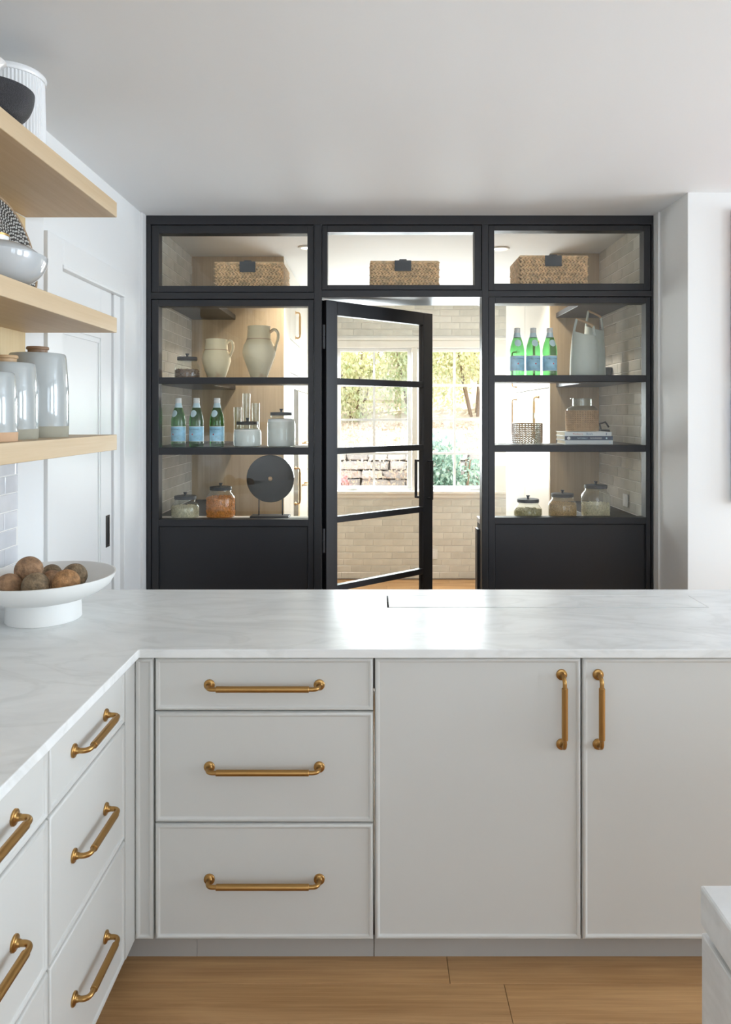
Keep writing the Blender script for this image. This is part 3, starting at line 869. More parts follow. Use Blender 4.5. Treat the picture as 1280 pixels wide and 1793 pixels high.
# lidded bowl on the middle shelf
d0 = 1.95
t = thing('lidded_bowl', (PX(76, d0) - 0.136, d0, ZS2), 'pale grey glazed bowl with a lid on the middle oak shelf', 'bowl')
rb = 0.136; hb = PZ(447, d0) - ZS2
pf = [(0, 0), (0.055, 0), (0.056, 0.005)] + [(0.056 + (rb - 0.056) * math.sin(PI / 2 * k / 14) ** 0.8, 0.005 + (hb - 0.005) * (1 - math.cos(PI / 2 * k / 14)) ** 0.85) for k in range(1, 15)]
pf += [(r_ - 0.005, z_) for r_, z_ in reversed(pf[5:])] + [(0, 0.02)]
MB().lathe(pf, seg=72).build('body', 'grey_glaze', t, smooth=40, local=True)
ld = MB().lathe([(rb - 0.012, hb - 0.004), (rb - 0.016, hb + 0.006), (0.10, hb + 0.022), (0.06, hb + 0.036), (0.0, hb + 0.042)], seg=64).build('lid', 'grey_glaze', t, smooth=40, local=True)
kz = PZ(420, d0) - ZS2
MB().lathe([(0.0, hb + 0.030), (0.018, hb + 0.030), (0.014, kz - 0.006), (0.036, kz - 0.002), (0.038, kz + 0.010), (0, kz + 0.010)], (0.0, 0, 0), 32).build('knob', 'white_ceramic', ld, smooth=40, local=True)
MB().lathe([(0.0385, kz + 0.0102), (0.0385, kz + 0.016), (0.0, kz + 0.016), (0, kz + 0.0102)], (0.0, 0, 0), 32).build('gold_band', 'gold', ld, smooth=40, local=True)
# woven charger leaning behind it
ch = thing('woven_charger', (-1.125, 2.245, ZS2 + 0.0065), 'round black and white coiled charger leaning behind the lidded bowl', 'charger')
ch.rotation_euler = (0, -math.radians(12), 0)
RC = 0.170
dk = MB(); pl = MB()
n = 15
for i in range(n):
    R = 0.012 + i * (RC - 0.016) / n
    k = max(12, int(2 * PI * R / 0.016))
    dk.tube([(0, R * math.cos(2 * PI * a / k), RC + R * math.sin(2 * PI * a / k)) for a in range(k)], 0.0058, 6, closed=True)
    m = max(6, int(2 * PI * R / 0.0165) + (i * 5) % 4)
    for s in range(m):
        a0 = 2 * PI * (s + (0.37 * i * i) % 1.0) / m; da = 0.0055 / R
        pl.tube([(0.0028, R * math.cos(a0 + u * da) + 0.0018 * u, RC + R * math.sin(a0 + u * da)) for u in (-1, -0.4, 0.4, 1)], [0.0012, 0.0048, 0.0048, 0.0012], 6)
dk.build('coils', 'charger_dark', ch, smooth=60, local=True)
pl.build('stitches', 'charger_pale', ch, smooth=60, local=True, kind='stuff')
MB().tube([(0, RC * math.cos(2 * PI * a / 72), RC + RC * math.sin(2 * PI * a / 72)) for a in range(72)], 0.0058, 8, closed=True).build('rim_coil', 'charger_tan', ch, smooth=60, local=True)
# stoneware canisters on the lowest shelf
def canister(px, d, rpx, ysh, lidr, base, label, wood_lid, lidoff=0.0):
    s = F / d; r = rpx / s
    h = PZ(ysh, d) - ZS3
    t = thing('stoneware_canister', (PX(px, d), d, ZS3), label, 'canister', 'stoneware canisters on the lowest shelf')
    zb = h * 0.133
    MB().lathe([(0, 0), (r * 0.985, 0), (r * 0.99, 0.003), (r, zb)], seg=64).build('raw_base', base, t, smooth=40, local=True)
    MB().lathe([(r, zb), (r * 1.006, zb + 0.002), (r * 1.0, h * 0.55), (r * 0.93, h * 0.93), (r * 0.905, h * 0.985), (r * 0.87, h), (r * 0.40, h + 0.006), (0, h + 0.006)], seg=64).build('glazed_body', 'canister_glaze', t, smooth=35, local=True)
    l_ = MB().lathe([(0, h + 0.004), (lidr * 0.86, h + 0.004), (lidr * 0.88, h + 0.013), (lidr, h + 0.015), (lidr, h + 0.021), (lidr * 0.97, h + 0.023), (0, h + 0.024)], seg=40).build('lid', wood_lid, t, smooth=40, local=True)
    return t
canister(66, 2.296, 50.5, 620, 0.034, 'raw_clay', 'tallest grey stoneware canister, farthest back on the lowest oak shelf', 'lid_wood')
canister(10, 2.10, 52.5, 636, 0.034, 'raw_clay', 'middle sized grey stoneware canister on the lowest oak shelf', 'pale_lid_wood')
canister(-28, 1.92, 54, 652, 0.034, 'raw_tan_clay', 'shortest stoneware canister with tan base at the edge of the photo', 'pale_lid_wood')

# pedestal bowl with clay balls
bo = thing('pedestal_bowl', (-1.082, 2.321, CT), 'wide matte white pedestal bowl on the marble counter', 'bowl')
MB().lathe([(0, 0), (0.113, 0), (0.116, 0.003), (0.1145, 0.066), (0.118, 0.0675), (0.150, 0.075), (0.180, 0.089), (0.205, 0.108), (0.2195, 0.132), (0.2225, 0.1435), (0.2185, 0.1440),
            (0.210, 0.130), (0.19, 0.112), (0.15, 0.094), (0.10, 0.080), (0, 0.075)], seg=80).build('body', 'matte_white_ceramic', bo, smooth=35, local=True)
balls = [(-1.124, 2.305, 1.096, 0.044, 'ball_clay', 'reddish brown clay ball on top of the pile in the bowl'),
         (-1.062, 2.222, 1.064, 0.042, 'ball_dark', 'dull brown clay ball at the front middle of the bowl'),
         (-1.148, 2.225, 1.062, 0.040, 'ball_clay', 'brown clay ball at the left end of the bowl'),
         (-1.100, 2.415, 1.056, 0.035, 'ball_dark', 'small brown clay ball at the back of the bowl'),
         (-1.070, 2.350, 1.052, 0.034, 'ball_clay', 'small smooth brown clay ball between larger ones in the bowl'),
         (-0.980, 2.253, 1.066, 0.043, 'ball_orange', 'orange brown rough clay ball at the front right of the bowl'),
         (-1.003, 2.372, 1.062, 0.041, 'ball_dark', 'dark mottled clay ball at the right back of the bowl')]
for x, y, z, r, m, lb in balls:
    b = MB().ball((0, 0, r), r, 24, 16, wob=0.02).build('clay_ball', m, None, smooth=60)
    b.location = (x, y, z - r)
    b.rotation_euler = (0, 0, random.uniform(0, 6))
    tag(b, lb, 'ball', 'clay balls in the pedestal bowl')

# abstract canvas at the far right edge
art = box('wall_canvas', (1.7445, 2.55, 3.436, 3.464, PZ(880, 3.45), PZ(367, 3.45)), 'canvas_paint', None, 0.003)
tag(art, 'red, purple and white abstract canvas on the right wall', 'painting')
recentre(art)

# ================================================================ PANTRY JOINERY
# left tall cabinet: walnut end panel facing us, cream fronts facing the aisle
TLX = -0.62
tc_ = thing('tall_cabinet', (-0.93, 5.7, 0), 'tall pantry cabinet on the left with brown wood end panel and cream fronts', 'cabinet')
MB().box(LW + 0.001, TLX, 4.86, 4.885, 0, CEIL - 0.001).build('end_panel', 'walnut_panel', tc_, 0.001)
MB().box(LW + 0.001, TLX - 0.022, 4.886, 6.60, 0.0, CEIL - 0.001).build('body', 'cream_paint', tc_)
FL = [(0, 0), (0, 0.016), (0.002, 0.020), (0.004, 0.020)]
def lfront(y0, y1, z0, z1, mat='cream_paint', name='door'):
    return front(name, (TLX, y0, z0), (0, 1, 0), (1, 0, 0), y1 - y0, z1 - z0, tc_, mat, FL)
lfront(4.887, 5.23, 0.02, CEIL - 0.004, name='stile_panel')
a_ = lfront(5.23, 5.92, 2.165, CEIL - 0.004)
handle(a_, (TLX - 0.002, 5.60, 2.31), (0, 0, 1), (1, 0, 0), 0.20, mat='pale_brass')
lfront(5.23, 5.92, 1.916, 2.165, name='drawer_front')
lfront(5.23, 5.47, 0.02, 1.916, name='stile_panel')
g_ = lfront(5.47, 5.80, 0.12, 1.80, 'gloss_black', 'appliance_door')
handle(g_, (TLX - 0.002, 5.60, 1.04), (0, 0, 1), (1, 0, 0), 0.28, mat='pale_brass')
lfront(5.47, 5.92, 1.80, 1.916, name='drawer_front'); lfront(5.80, 5.92, 0.02, 1.80, 'oak_panel', 'wood_strip')
a_ = lfront(5.92, 6.60, 1.80, CEIL - 0.004)
a_ = lfront(5.92, 6.60, 0.02, 1.10); handle(a_, (TLX - 0.002, 6.2, 1.0), (0, 1, 0), (1, 0, 0), 0.2, mat='pale_brass')
a_ = lfront(5.92, 6.60, 1.10, 1.80); handle(a_, (TLX - 0.002, 6.2, 1.36), (0, 1, 0), (1, 0, 0), 0.2, mat='pale_brass')
# right tall cabinet
TRX = 1.185
td = thing('tall_cabinet', (1.35, 5.5, 0), 'tall pantry cabinet on the right with cream doors and long brass pulls', 'cabinet')
MB().box(TRX, 1.519, 4.77, 4.795, 0, CEIL - 0.001).build('end_panel', 'walnut_panel', td, 0.001)
MB().box(TRX + 0.022, 1.519, 4.796, 6.36, 0.0, CEIL - 0.001).build('body', 'cream_paint', td)
def rfront(y0, y1, z0, z1, name='door'):
    return front(name, (TRX, y1, z0), (0, -1, 0), (-1, 0, 0), y1 - y0, z1 - z0, td, 'cream_paint', FL)
for y0, y1, hy in ((4.797, 5.565, 5.10), (5.565, 6.36, 5.90)):
    a_ = rfront(y0, y1, 1.786, CEIL - 0.004); handle(a_, (TRX + 0.002, hy, 1.98), (0, 0, 1), (-1, 0, 0), 0.29, mat='pale_brass')
    a_ = rfront(y0, y1, 0.05, 1.786); handle(a_, (TRX + 0.002, hy, 1.58), (0, 0, 1), (-1, 0, 0), 0.30, mat='pale_brass')

# base units under the nooks and the shallow ledges behind the black lower panels
LED = 1.022
Y0 = YB + 0.001
def base_unit(x0, x1, y1, lx0, lx1, ly1, lab, lab2):
    t = thing('base_cabinet', ((lx0 + lx1) / 2, (Y0 + ly1) / 2, 0), lab, 'cabinet')
    MB().box(lx0, lx1, Y0, ly1 - 0.02, 0.0, LED - 0.030).build('body', 'steel_black', t)
    ex = lx1 if abs(lx1) < abs(lx0) else lx0
    sg = 1 if ex == lx1 else -1
    MB().rings((ex, Y0 + 0.01, 0.08), (0, 1, 0), (0, 0, 1), (sg, 0, 0), ly1 - 0.02 - Y0 - 0.02, LED - 0.14, [(0, 0), (0, 0.012), (0.03, 0.012), (0.033, 0.006)]).build('side_panel', 'steel_black', t)
    MB().box(lx0, lx1 + 0.0, Y0, ly1, LED - 0.0295, LED).build('stone_ledge', 'window_trim_paint', t, 0.002)
    u = thing('nook_cabinet', ((x0 + x1) / 2, (ly1 + y1) / 2, 0), lab2, 'cabinet')
    MB().box(x0, x1, ly1 + 0.001, y1, 0.0, LED - 0.030).build('body', 'steel_black', u)
    MB().box(x0, x1, ly1 + 0.001, y1, LED - 0.0295, LED).build('dark_top', 'matte_black', u, 0.002)
base_unit(LW + 0.010, -0.95, 4.858, LW + 0.010, -0.300, 4.06, 'shallow black cabinet with pale ledge behind the left display glass', 'black cabinet in the left pantry nook below the tiles')
base_unit(1.225, 1.510, 4.768, 0.588, 1.510, 4.06, 'shallow black cabinet with pale ledge behind the right display glass', 'black cabinet in the right pantry nook below the tiles')

# black shelves, L-shaped: along the glass and back along the side wall
def shelf_L(wx, ix, fx, y_front, y_in, y_back, z0, z1, label, group='black pantry shelves'):
    # wx wall side, ix inner edge of the wall arm, fx far end of the front arm
    bm = MB()
    pts = [(wx, y_front), (fx, y_front), (fx, y_in), (ix, y_in), (ix, y_back), (wx, y_back)]
    n = len(pts)
    vs = [(p[0], p[1], z0) for p in pts] + [(p[0], p[1], z1) for p in pts]
    fs = [tuple(range(n))[::-1], tuple(range(n, 2 * n))] + [(k, (k + 1) % n, n + (k + 1) % n, n + k) for k in range(n)]
    bm.add(vs, fs)
    o = bm.build('pantry_shelf', 'steel_black', None, 0.002)
    tag(recentre(o), label, 'shelf', group)
xl0, xr0 = LW + 0.010, 1.510
xle, xre = xf(550), xf(855)
Z1 = (zf(672) + 0.004, zf(661)); Z2 = (zf(796) + 0.006, zf(784)); Z0 = (2.255, 2.288)
shelf_L(xl0, -0.95, xle, Y0, Y0 + 0.30, 4.858, Z0[0], Z0[1], 'highest black shelf in the left nook, under the wicker basket')
shelf_L(xl0, -0.95, xle, Y0, Y0 + 0.24, 4.858, Z1[0], Z1[1], 'black shelf in the left nook, under the clay jugs')
shelf_L(xl0, -0.95, xle, Y0, Y0 + 0.21, 4.858, Z2[0], Z2[1], 'black shelf in the left nook, under the green bottles')
zr1 = (zf(668) + 0.004, zf(657)); zr2 = (zf(791) + 0.006, zf(780))
shelf_L(xr0, 1.225, xre, Y0, Y0 + 0.30, 4.768, Z0[0], Z0[1], 'highest black shelf in the right nook, under the wicker basket')
shelf_L(xr0, 1.225, xre, Y0, Y0 + 0.24, 4.768, zr1[0], zr1[1], 'black shelf in the right nook, under the green bottles and carafes')
shelf_L(xr0, 1.225, xre, Y0, Y0 + 0.21, 4.768, zr2[0], zr2[1], 'black shelf in the right nook, under the books')
o = box('pantry_shelf', (xle + 0.001, xre - 0.001, Y0, Y0 + 0.28, Z0[0], Z0[1]), 'steel_black', None, 0.002)
tag(recentre(o), 'black shelf over the doorway carrying the middle basket', 'shelf', 'black pantry shelves')

# recessed ceiling lights in the pantry
for x, y, lb in ((0.825, 4.63, 'round recessed ceiling light seen over the right basket'), (-0.43, 4.60, 'round recessed ceiling light seen beside the left basket')):
    t = thing('recessed_light', (x, y, CEIL - 0.008), lb, 'ceiling light', 'recessed pantry lights')
    MB().lathe([(0.062, 0.0079), (0.062, 0.002), (0.058, 0.0), (0.046, 0.0), (0.044, 0.006), (0.044, 0.0079)], seg=40).build('trim_ring', 'cap_white', t, smooth=40, local=True)
    la = area('recessed_lamp', (x, y, CEIL - 0.012), (0, 0, -1), 0.08, 0.08, 12, (1.0, 0.93, 0.82)); la.data.spread = math.radians(115)
    MB().lathe([(0, 0.0065), (0.0435, 0.0065), (0.0435, 0.0078), (0, 0.0078)], seg=32).build('lens', 'lamp_glow', t, local=True)
# outlets
def outlet(name, loc, axis, w, h, label):
    t = thing(name, loc, label, 'outlet')
    if axis == 'y':
        MB().rings((-w / 2, 0, 0), (1, 0, 0), (0, 0, 1), (0, -1, 0), w, h, [(0, 0), (0, 0.004), (0.003, 0.007)]).build('cover', 'outlet_white', t, local=True)
        MB().box(-w * 0.25, w * 0.25, -0.009, -0.0071, h * 0.2, h * 0.8).build('socket', 'cap_white', t, 0.001, local=True)
    else:
        MB().rings((0, w / 2, 0), (0, -1, 0), (0, 0, 1), (-1, 0, 0), w, h, [(0, 0), (0, 0.004), (0.003, 0.007)]).build('cover', 'outlet_white', t, local=True)
        MB().box(-0.009, -0.0071, -w * 0.25, w * 0.25, h * 0.2, h * 0.8).build('socket', 'cap_white', t, 0.001, local=True)
outlet('wall_outlet', (PX(759, FAR), FAR - 0.004, PZ(979, FAR)), 'y', 0.075, 0.10, 'pale wall outlet on the tiles low beside the open doorway')
dy = 1.513 * F / (1097 - CX)
outlet('wall_outlet', (1.510, dy, PZ(887, dy)), 'x', 0.075, 0.075, 'pale wall outlet on the tiles above the right nook cabinet')

# ================================================================ BASKETS
def basket_proto(w, d, h):
    mb = MB(); rowh = 0.0245; nrow = int(h / rowh)
    per = [(-w / 2, -d / 2), (w / 2, -d / 2), (w / 2, d / 2), (-w / 2, d / 2)]
    rg = random.Random(11)
    def along(s):
        L = [w, d, w, d]; k = 0
        while s > L[k]: s -= L[k]; k += 1
        a = Vector((per[k][0], per[k][1], 0)); b = Vector((per[(k + 1) % 4][0], per[(k + 1) % 4][1], 0))
        t = (b - a).normalized(); return a + t * s, t
    P = 2 * (w + d); pitch = 0.0205; n = int(P / pitch)
    for r in range(nrow):
        z = rowh * (r + 0.5)
        for k in range(n):
            for s in (-1, 1):
                p, t = along((k + 0.5 * (s > 0) + 0.25 * (r % 2)) * pitch % P)
                nrm = Vector((t.y, -t.x, 0))
                ang = s * (0.62 + rg.uniform(-0.12, 0.12))
                ax = (t * math.cos(ang) + Vector((0, 0, 1)) * math.sin(ang)).normalized()
                up = nrm.cross(ax).normalized()
                m = Matrix((ax, up, nrm)).transposed()
                mb.ball(p + Vector((0, 0, z + s * 0.0055)) + nrm * rg.uniform(0.001, 0.004), (0.0158, 0.0066, 0.0068), 6, 4, m)
    return mb
BW, BD, BH = 0.405, 0.29, 0.205
weave = basket_proto(BW - 0.02, BD - 0.02, BH)
weave_me = None
bz = Z0[1] + 0.004
def basket(px0, px1, d, label, plate_px, plate_y, ytop, turn=0.0):
    global weave_me
    x = (PX(px0, d) + PX(px1, d)) / 2
    sc = (PX(px1, d) - PX(px0, d)) / BW
    h = PZ(ytop, d) - bz
    t = thing('wicker_basket', (x, d + BD / 2, bz), label, 'basket', 'wicker baskets on the highest shelves', rz=turn)
    if weave_me is None:
        o = weave.build('woven_wall', 'water_hyacinth', t, smooth=80, local=True, kind='stuff'); weave_me = o.data
    else:
        o = bpy.data.objects.new('woven_wall', weave_me); COL.objects.link(o); o.parent = t; o['kind'] = 'stuff'
    o.scale = (sc, 1, h / BH)
    i = 0.012
    m = MB(); W2, D2 = BW * sc / 2 - i, BD / 2 - i
    m.box(-W2, W2, -D2, -D2 + 0.006, 0, h - 0.008); m.box(-W2, W2, D2 - 0.006, D2, 0, h - 0.008); m.box(-W2, -W2 + 0.006, -D2 + 0.006, D2 - 0.006, 0, h - 0.008); m.box(W2 - 0.006, W2, -D2 + 0.006, D2 - 0.006, 0, h - 0.008); m.box(-W2, W2, -D2, D2, 0, 0.006)
    m.build('liner', 'basket_liner', t, local=True)
    m = MB()
    m.tube([(-W2 - 0.004, -D2 - 0.004, h - 0.006), (W2 + 0.004, -D2 - 0.004, h - 0.006), (W2 + 0.004, D2 + 0.004, h - 0.006), (-W2 - 0.004, D2 + 0.004, h - 0.006)], 0.007, 8, closed=True)
    m.build('rim', 'water_hyacinth', t, smooth=60, local=True)
    pxa, pxb = PX(plate_px[0], d) - x, PX(plate_px[1], d) - x
    pza, pzb = PZ(plate_y[1], d) - bz, PZ(plate_y[0], d) - bz
    MB().box(pxa, pxb, -BD / 2 - 0.010, -BD / 2 - 0.005, pza, pzb - 0.006).box((pxa * 0.72 + pxb * 0.28), (pxa * 0.28 + pxb * 0.72), -BD / 2 - 0.010, -BD / 2 + 0.02, pzb - 0.006, pzb).build('label_plate', 'chalk_plate', t, 0.001, local=True)
DBK = 3.962
basket(374, 497, DBK, 'wicker basket behind the left top pane, over the clay jugs', (420, 447.5), (456.5, 477), 458)
basket(647, 770, DBK, 'wicker basket behind the middle top pane, over the doorway', (691, 720), (454.5, 475), 456.5)
basket(909, 1031, DBK, 'wicker basket behind the right top pane, over the green bottles', (954, 983), (446, 466.5), 447)

# ================================================================ BOTTLES
BOT = [(0, 0.004), (0.030, 0.001), (0.037, 0.0), (0.0400, 0.004), (0.0402, 0.02), (0.0402, 0.140), (0.0392, 0.156), (0.0355, 0.176), (0.0285, 0.200), (0.0220, 0.220), (0.0178, 0.236), (0.0160, 0.246), (0.0160, 0.264)]
def wrap_text(s, size, r, z, width_scale=1.0):
    me = text_mesh(s, size, 0.0)
    vs = []
    for v in me.vertices:
        a = -PI / 2 + v.co.x * width_scale / r
        vs.append((r * math.cos(a), r * math.sin(a), z + v.co.y))
    fs = [tuple(p.vertices) for p in me.polygons]
    bpy.data.meshes.remove(me)
    return MB().add(vs, fs)
def cyl_patch(r0, r1, z0, z1, a0, a1, n=24, m=1):
    mb = MB(); vs = []; fs = []
    for j in range(m + 1):
        u = j / m
        for i in range(n + 1):
            a = a0 + (a1 - a0) * i / n
            vs.append(((r0 + (r1 - r0) * u) * math.cos(a), (r0 + (r1 - r0) * u) * math.sin(a), z0 + (z1 - z0) * u))
    for j in range(m):
        for i in range(n): fs.append((j * (n + 1) + i, j * (n + 1) + i + 1, (j + 1) * (n + 1) + i + 1, (j + 1) * (n + 1) + i))
    return mb.add(vs, fs)
def make_bottle():
    t = thing('water_bottle', (0, 0, 0), 'x', 'bottle')
    MB().lathe(BOT, seg=36).build('glass_body', 'bottle_glass', t, smooth=50, local=True)
    MB().lathe([(0.0400, 0.0375), (0.0399, 0.0376), (0.0399, 0.006), (0, 0.006)][:0] or [(0, 0.245), (0.0172, 0.245), (0.0172, 0.250), (0.0178, 0.251), (0.0178, 0.258), (0.0168, 0.2595), (0.0172, 0.261), (0.0172, 0.272), (0.0160, 0.274), (0, 0.274)], seg=28).build('cap', 'cap_white', t, smooth=40, local=True)
    lb = cyl_patch(0.0408, 0.0408, 0.030, 0.1155, -PI / 2 - 2.3, -PI / 2 + 2.3, 44).build('label', 'label_blue', t, smooth=60, local=True)
    for za, zb in ((0.1125, 0.1155), (0.030, 0.032)):
        cyl_patch(0.04092, 0.04092, za, zb, -PI / 2 - 2.3, -PI / 2 + 2.3, 44).build('label_edge', 'cap_white', lb, smooth=60, local=True)
    wrap_text('S.PELLEGRINO', 0.0125, 0.0411, 0.098, 1.0).build('lettering', 'label_ink', lb, local=True)
    # red star
    st = []
    for k in range(10):
        rr = 0.0065 if k % 2 == 0 else 0.003
        a = PI / 2 + k * PI / 5
        st.append((rr * math.cos(a), rr * math.sin(a)))
    vs = [(0.0411 * math.cos(-PI / 2 + x / 0.0411), 0.0411 * math.sin(-PI / 2 + x / 0.0411), 0.070 + y) for x, y in st] + [(0, -0.0411, 0.070)]
    MB().add(vs, [(k, (k + 1) % 10, 10) for k in range(10)]).build('star', 'label_red', lb, local=True)
    MB().lathe([(0.0226, 0.2195), (0.0184, 0.2362), (0.0168, 0.2455)], seg=28).build('neck_label', 'label_pale', t, smooth=60, local=True)
    # oval shoulder label following the glass
    vs = []; fs = []; n = 24
    def rz(z):
        for (r0, z0), (r1, z1) in zip(BOT, BOT[1:]):
            if z0 <= z <= z1 and z1 > z0: return r0 + (r1 - r0) * (z - z0) / (z1 - z0)
        return 0.02
    rings_ = 6
    vs.append((0, -rz(0.186) - 0.0007, 0.186))
    for j in range(1, rings_ + 1):
        for k in range(n):
            a = 2 * PI * k / n; u = 0.020 * j / rings_ * math.cos(a); z = 0.186 + 0.0195 * j / rings_ * math.sin(a)
            r = rz(z) + 0.0008; al = -PI / 2 + u / r
            vs.append((r * math.cos(al), r * math.sin(al), z))
    for k in range(n): fs.append((0, 1 + k, 1 + (k + 1) % n))
    for j in range(rings_ - 1):
        for k in range(n):
            k2 = (k + 1) % n; b = 1 + j * n
            fs.append((b + k, b + k2, b + n + k2, b + n + k))
    MB().add(vs, fs).build('shoulder_label', 'label_pale', t, smooth=60, local=True)
    return t
bottle = make_bottle()
spots = [(312.5, Z2[1], -0.55, 'leftmost green mineral water bottle in the left nook, beside the tiles', 'green water bottles in the left nook'),
         (344, Z2[1], -0.35, 'middle green mineral water bottle of the left nook trio', 'green water bottles in the left nook'),
         (380, Z2[1], -0.30, 'green mineral water bottle of the left nook nearest the flour jars', 'green water bottles in the left nook'),
         (905.5, zr1[1], -0.05, 'leftmost green mineral water bottle in the right nook', 'green water bottles in the right nook'),
         (933.5, zr1[1], 0.15, 'middle green mineral water bottle of the right nook trio', 'green water bottles in the right nook'),
         (962.5, zr1[1], 0.30, 'green mineral water bottle of the right nook nearest the carafes', 'green water bottles in the right nook')]
for i, (px, z, rz_, lb, gp) in enumerate(spots):
    o = bottle if i == 0 else copy_tree(bottle)
    d = 3.998
    o.location = (PX(px, d), d, z + 0.0003); o.rotation_euler = (0, 0, rz_)
    tag(o, lb, 'bottle', gp)

# ================================================================ JARS WITH LIDS
def bits(kind, r, h0, h1, n, mat, seed):
    """pieces filling a jar: a core and loose pieces against the glass and on top"""
    rg = random.Random(seed); mb = MB()
    rc = r - 0.005
    mb.lathe([(0, h0), (rc - 0.002, h0), (rc, h0 + 0.004), (rc, h1 - 0.006), (rc - 0.006, h1 - 0.002), (0, h1)], seg=32)
    for k in range(n):
        a = rg.uniform(0, 2 * PI)
        if k < n * 0.8: rr = rc; z = h0 + 0.004 + (h1 - h0 - 0.006) * rg.random()
        else: rr = rc * math.sqrt(rg.random()); z = h1
        m = Euler((rg.uniform(0, 6), rg.uniform(0, 6), rg.uniform(0, 6))).to_matrix()
        if kind == 'ring':
            R = 0.0062
            pts = [Vector((rr * math.cos(a), rr * math.sin(a), z)) + m @ Vector((R * math.cos(2 * PI * q / 7), R * math.sin(2 * PI * q / 7), 0)) for q in range(7)]
            mb.tube(pts, 0.0021, 4, closed=True)
        elif kind == 'stick': mb.ball((rr * math.cos(a), rr * math.sin(a), z), (0.0065, 0.0021, 0.0021), 5, 4, m)
        else: mb.ball((rr * math.cos(a), rr * math.sin(a), z), (0.0036, 0.0030, 0.0022), 5, 3, m)
    return mb
def jar(pxc, d, z0, rpx, y_top_lid, fill_y, fill, label, flabel, seed, fkind='grain', n=450):
    s = F / d; r = rpx / s
    h = PZ(y_top_lid, d) - z0                 # height to the top of the lid disc
    t = thing('storage_jar', (PX(pxc, d), d, z0 + 0.0003), label, 'jar')
    hb = h - 0.020
    nk = r * 0.72
    sh = hb - r * 0.42 - 0.012
    MB().lathe([(0, 0.0), (r * 0.93, 0.0), (r * 0.985, 0.004), (r, 0.012), (r, sh), (r * 0.97, sh + r * 0.12), (r * 0.84, sh + r * 0.30), (nk * 1.04, sh + r * 0.42), (nk, sh + r * 0.46), (nk, hb + 0.004)], seg=40).build('glass_body', 'jar_glass', t, smooth=40, local=True)
    MB().tube([(nk * 1.02 * math.cos(2 * PI * k / 40), nk * 1.02 * math.sin(2 * PI * k / 40), hb - 0.004) for k in range(40)], 0.0022, 6, closed=True).build('glass_rim', 'jar_glass', t, smooth=60, local=True)
    l_ = MB().lathe([(0, hb + 0.001), (nk * 1.05, hb + 0.001), (nk * 1.08, hb + 0.003), (nk * 1.08, h - 0.002), (nk * 1.05, h), (0, h + 0.001)], seg=40).build('lid', 'matte_black', t, smooth=40, local=True)
    MB().lathe([(0.0, h), (0.0065, h), (0.006, h + 0.008), (0.0105, h + 0.017), (0.0105, h + 0.020), (0.0, h + 0.021)], seg=20).build('knob', 'matte_black', l_, smooth=40, local=True)
    fh = PZ(fill_y, d) - z0
    if fill == 'flour':
        rr = r - 0.004
        o = MB().lathe([(0, 0.003), (rr * 0.95, 0.003), (rr, 0.010), (rr, fh - 0.006), (rr * 0.96, fh), (rr * 0.4, fh + 0.004), (0, fh + 0.002)], seg=40).build('jar_contents', 'flour', None, smooth=40)
    else:
        o = bits(fkind, r - 0.0005, 0.004, fh, n, fill, seed).build('jar_contents', fill, None, smooth=40)
    o.location = t.location
    tag(o, flabel, 'dry food', kind='stuff')
    return t
ZLED = LED
jar(328, 4.02, Z1[1], 22, 625.5, 647, 'brown_grain', 'short glass jar of brown grain beside the clay jugs, black lid', 'dark brown grain in the jar beside the clay jugs', 1, 'grain', 300)
jar(433.3, 4.02, Z2[1], 24.2, 738, 752, 'flour', 'short glass jar of white flour beside the taller flour jar', 'white flour in the short jar', 2)
jar(492.5, 4.02, Z2[1], 24.4, 722, 734, 'flour', 'tall glass jar of white flour nearest the doorway', 'white flour in the tall jar', 3)
jar(324.5, 4.02, ZLED, 24.3, 868, 886, 'pale_grain', 'short glass jar of pale grains on the left ledge', 'pale puffed grains in the jar on the left ledge', 4, 'stick', 500)
jar(386.5, 4.02, ZLED, 24.5, 852, 871, 'orange_snack', 'tall glass jar of orange snack rings on the left ledge', 'orange snack rings in the tall left ledge jar', 5, 'ring', 520)
jar(924.5, 4.02, ZLED, 24.3, 873.5, 891, 'olive_grain', 'shortest glass jar on the right ledge, nearest the doorway', 'olive brown seeds in the shortest right ledge jar', 6, 'grain', 450)
jar(985, 4.02, ZLED, 24.5, 864, 880, 'tan_grain', 'middle glass jar of tan grain on the right ledge', 'tan grain in the middle right ledge jar', 7, 'grain', 650)
jar(1043, 4.02, ZLED, 24.8, 849, 881, 'pale_grain', 'tallest glass jar on the right ledge, beside the tiled wall', 'pale beige flakes in the tallest right ledge jar', 8, 'stick', 560)

# clear tall glasses behind the short flour jar
for px, yt, d, lb in ((416, 713, 4.117, 'tall clear glass tumbler behind the short flour jar, left one'), (431.5, 689, 4.13, 'tallest clear glass tumbler behind the short flour jar'), (448, 706, 4.117, 'clear glass tumbler behind the short flour jar, right one')):
    t = thing('glass_tumbler', (PX(px, d), d, Z2[1] + 0.0003), lb, 'glass', 'clear tumblers behind the flour jar')
    h = PZ(yt, d) - Z2[1]
    MB().lathe([(0, 0), (0.017, 0), (0.0185, 0.004), (0.0225, h), (0.0210, h), (0.0170, 0.008), (0, 0.008)], seg=28).build('body', 'jar_glass', t, smooth=40, local=True)

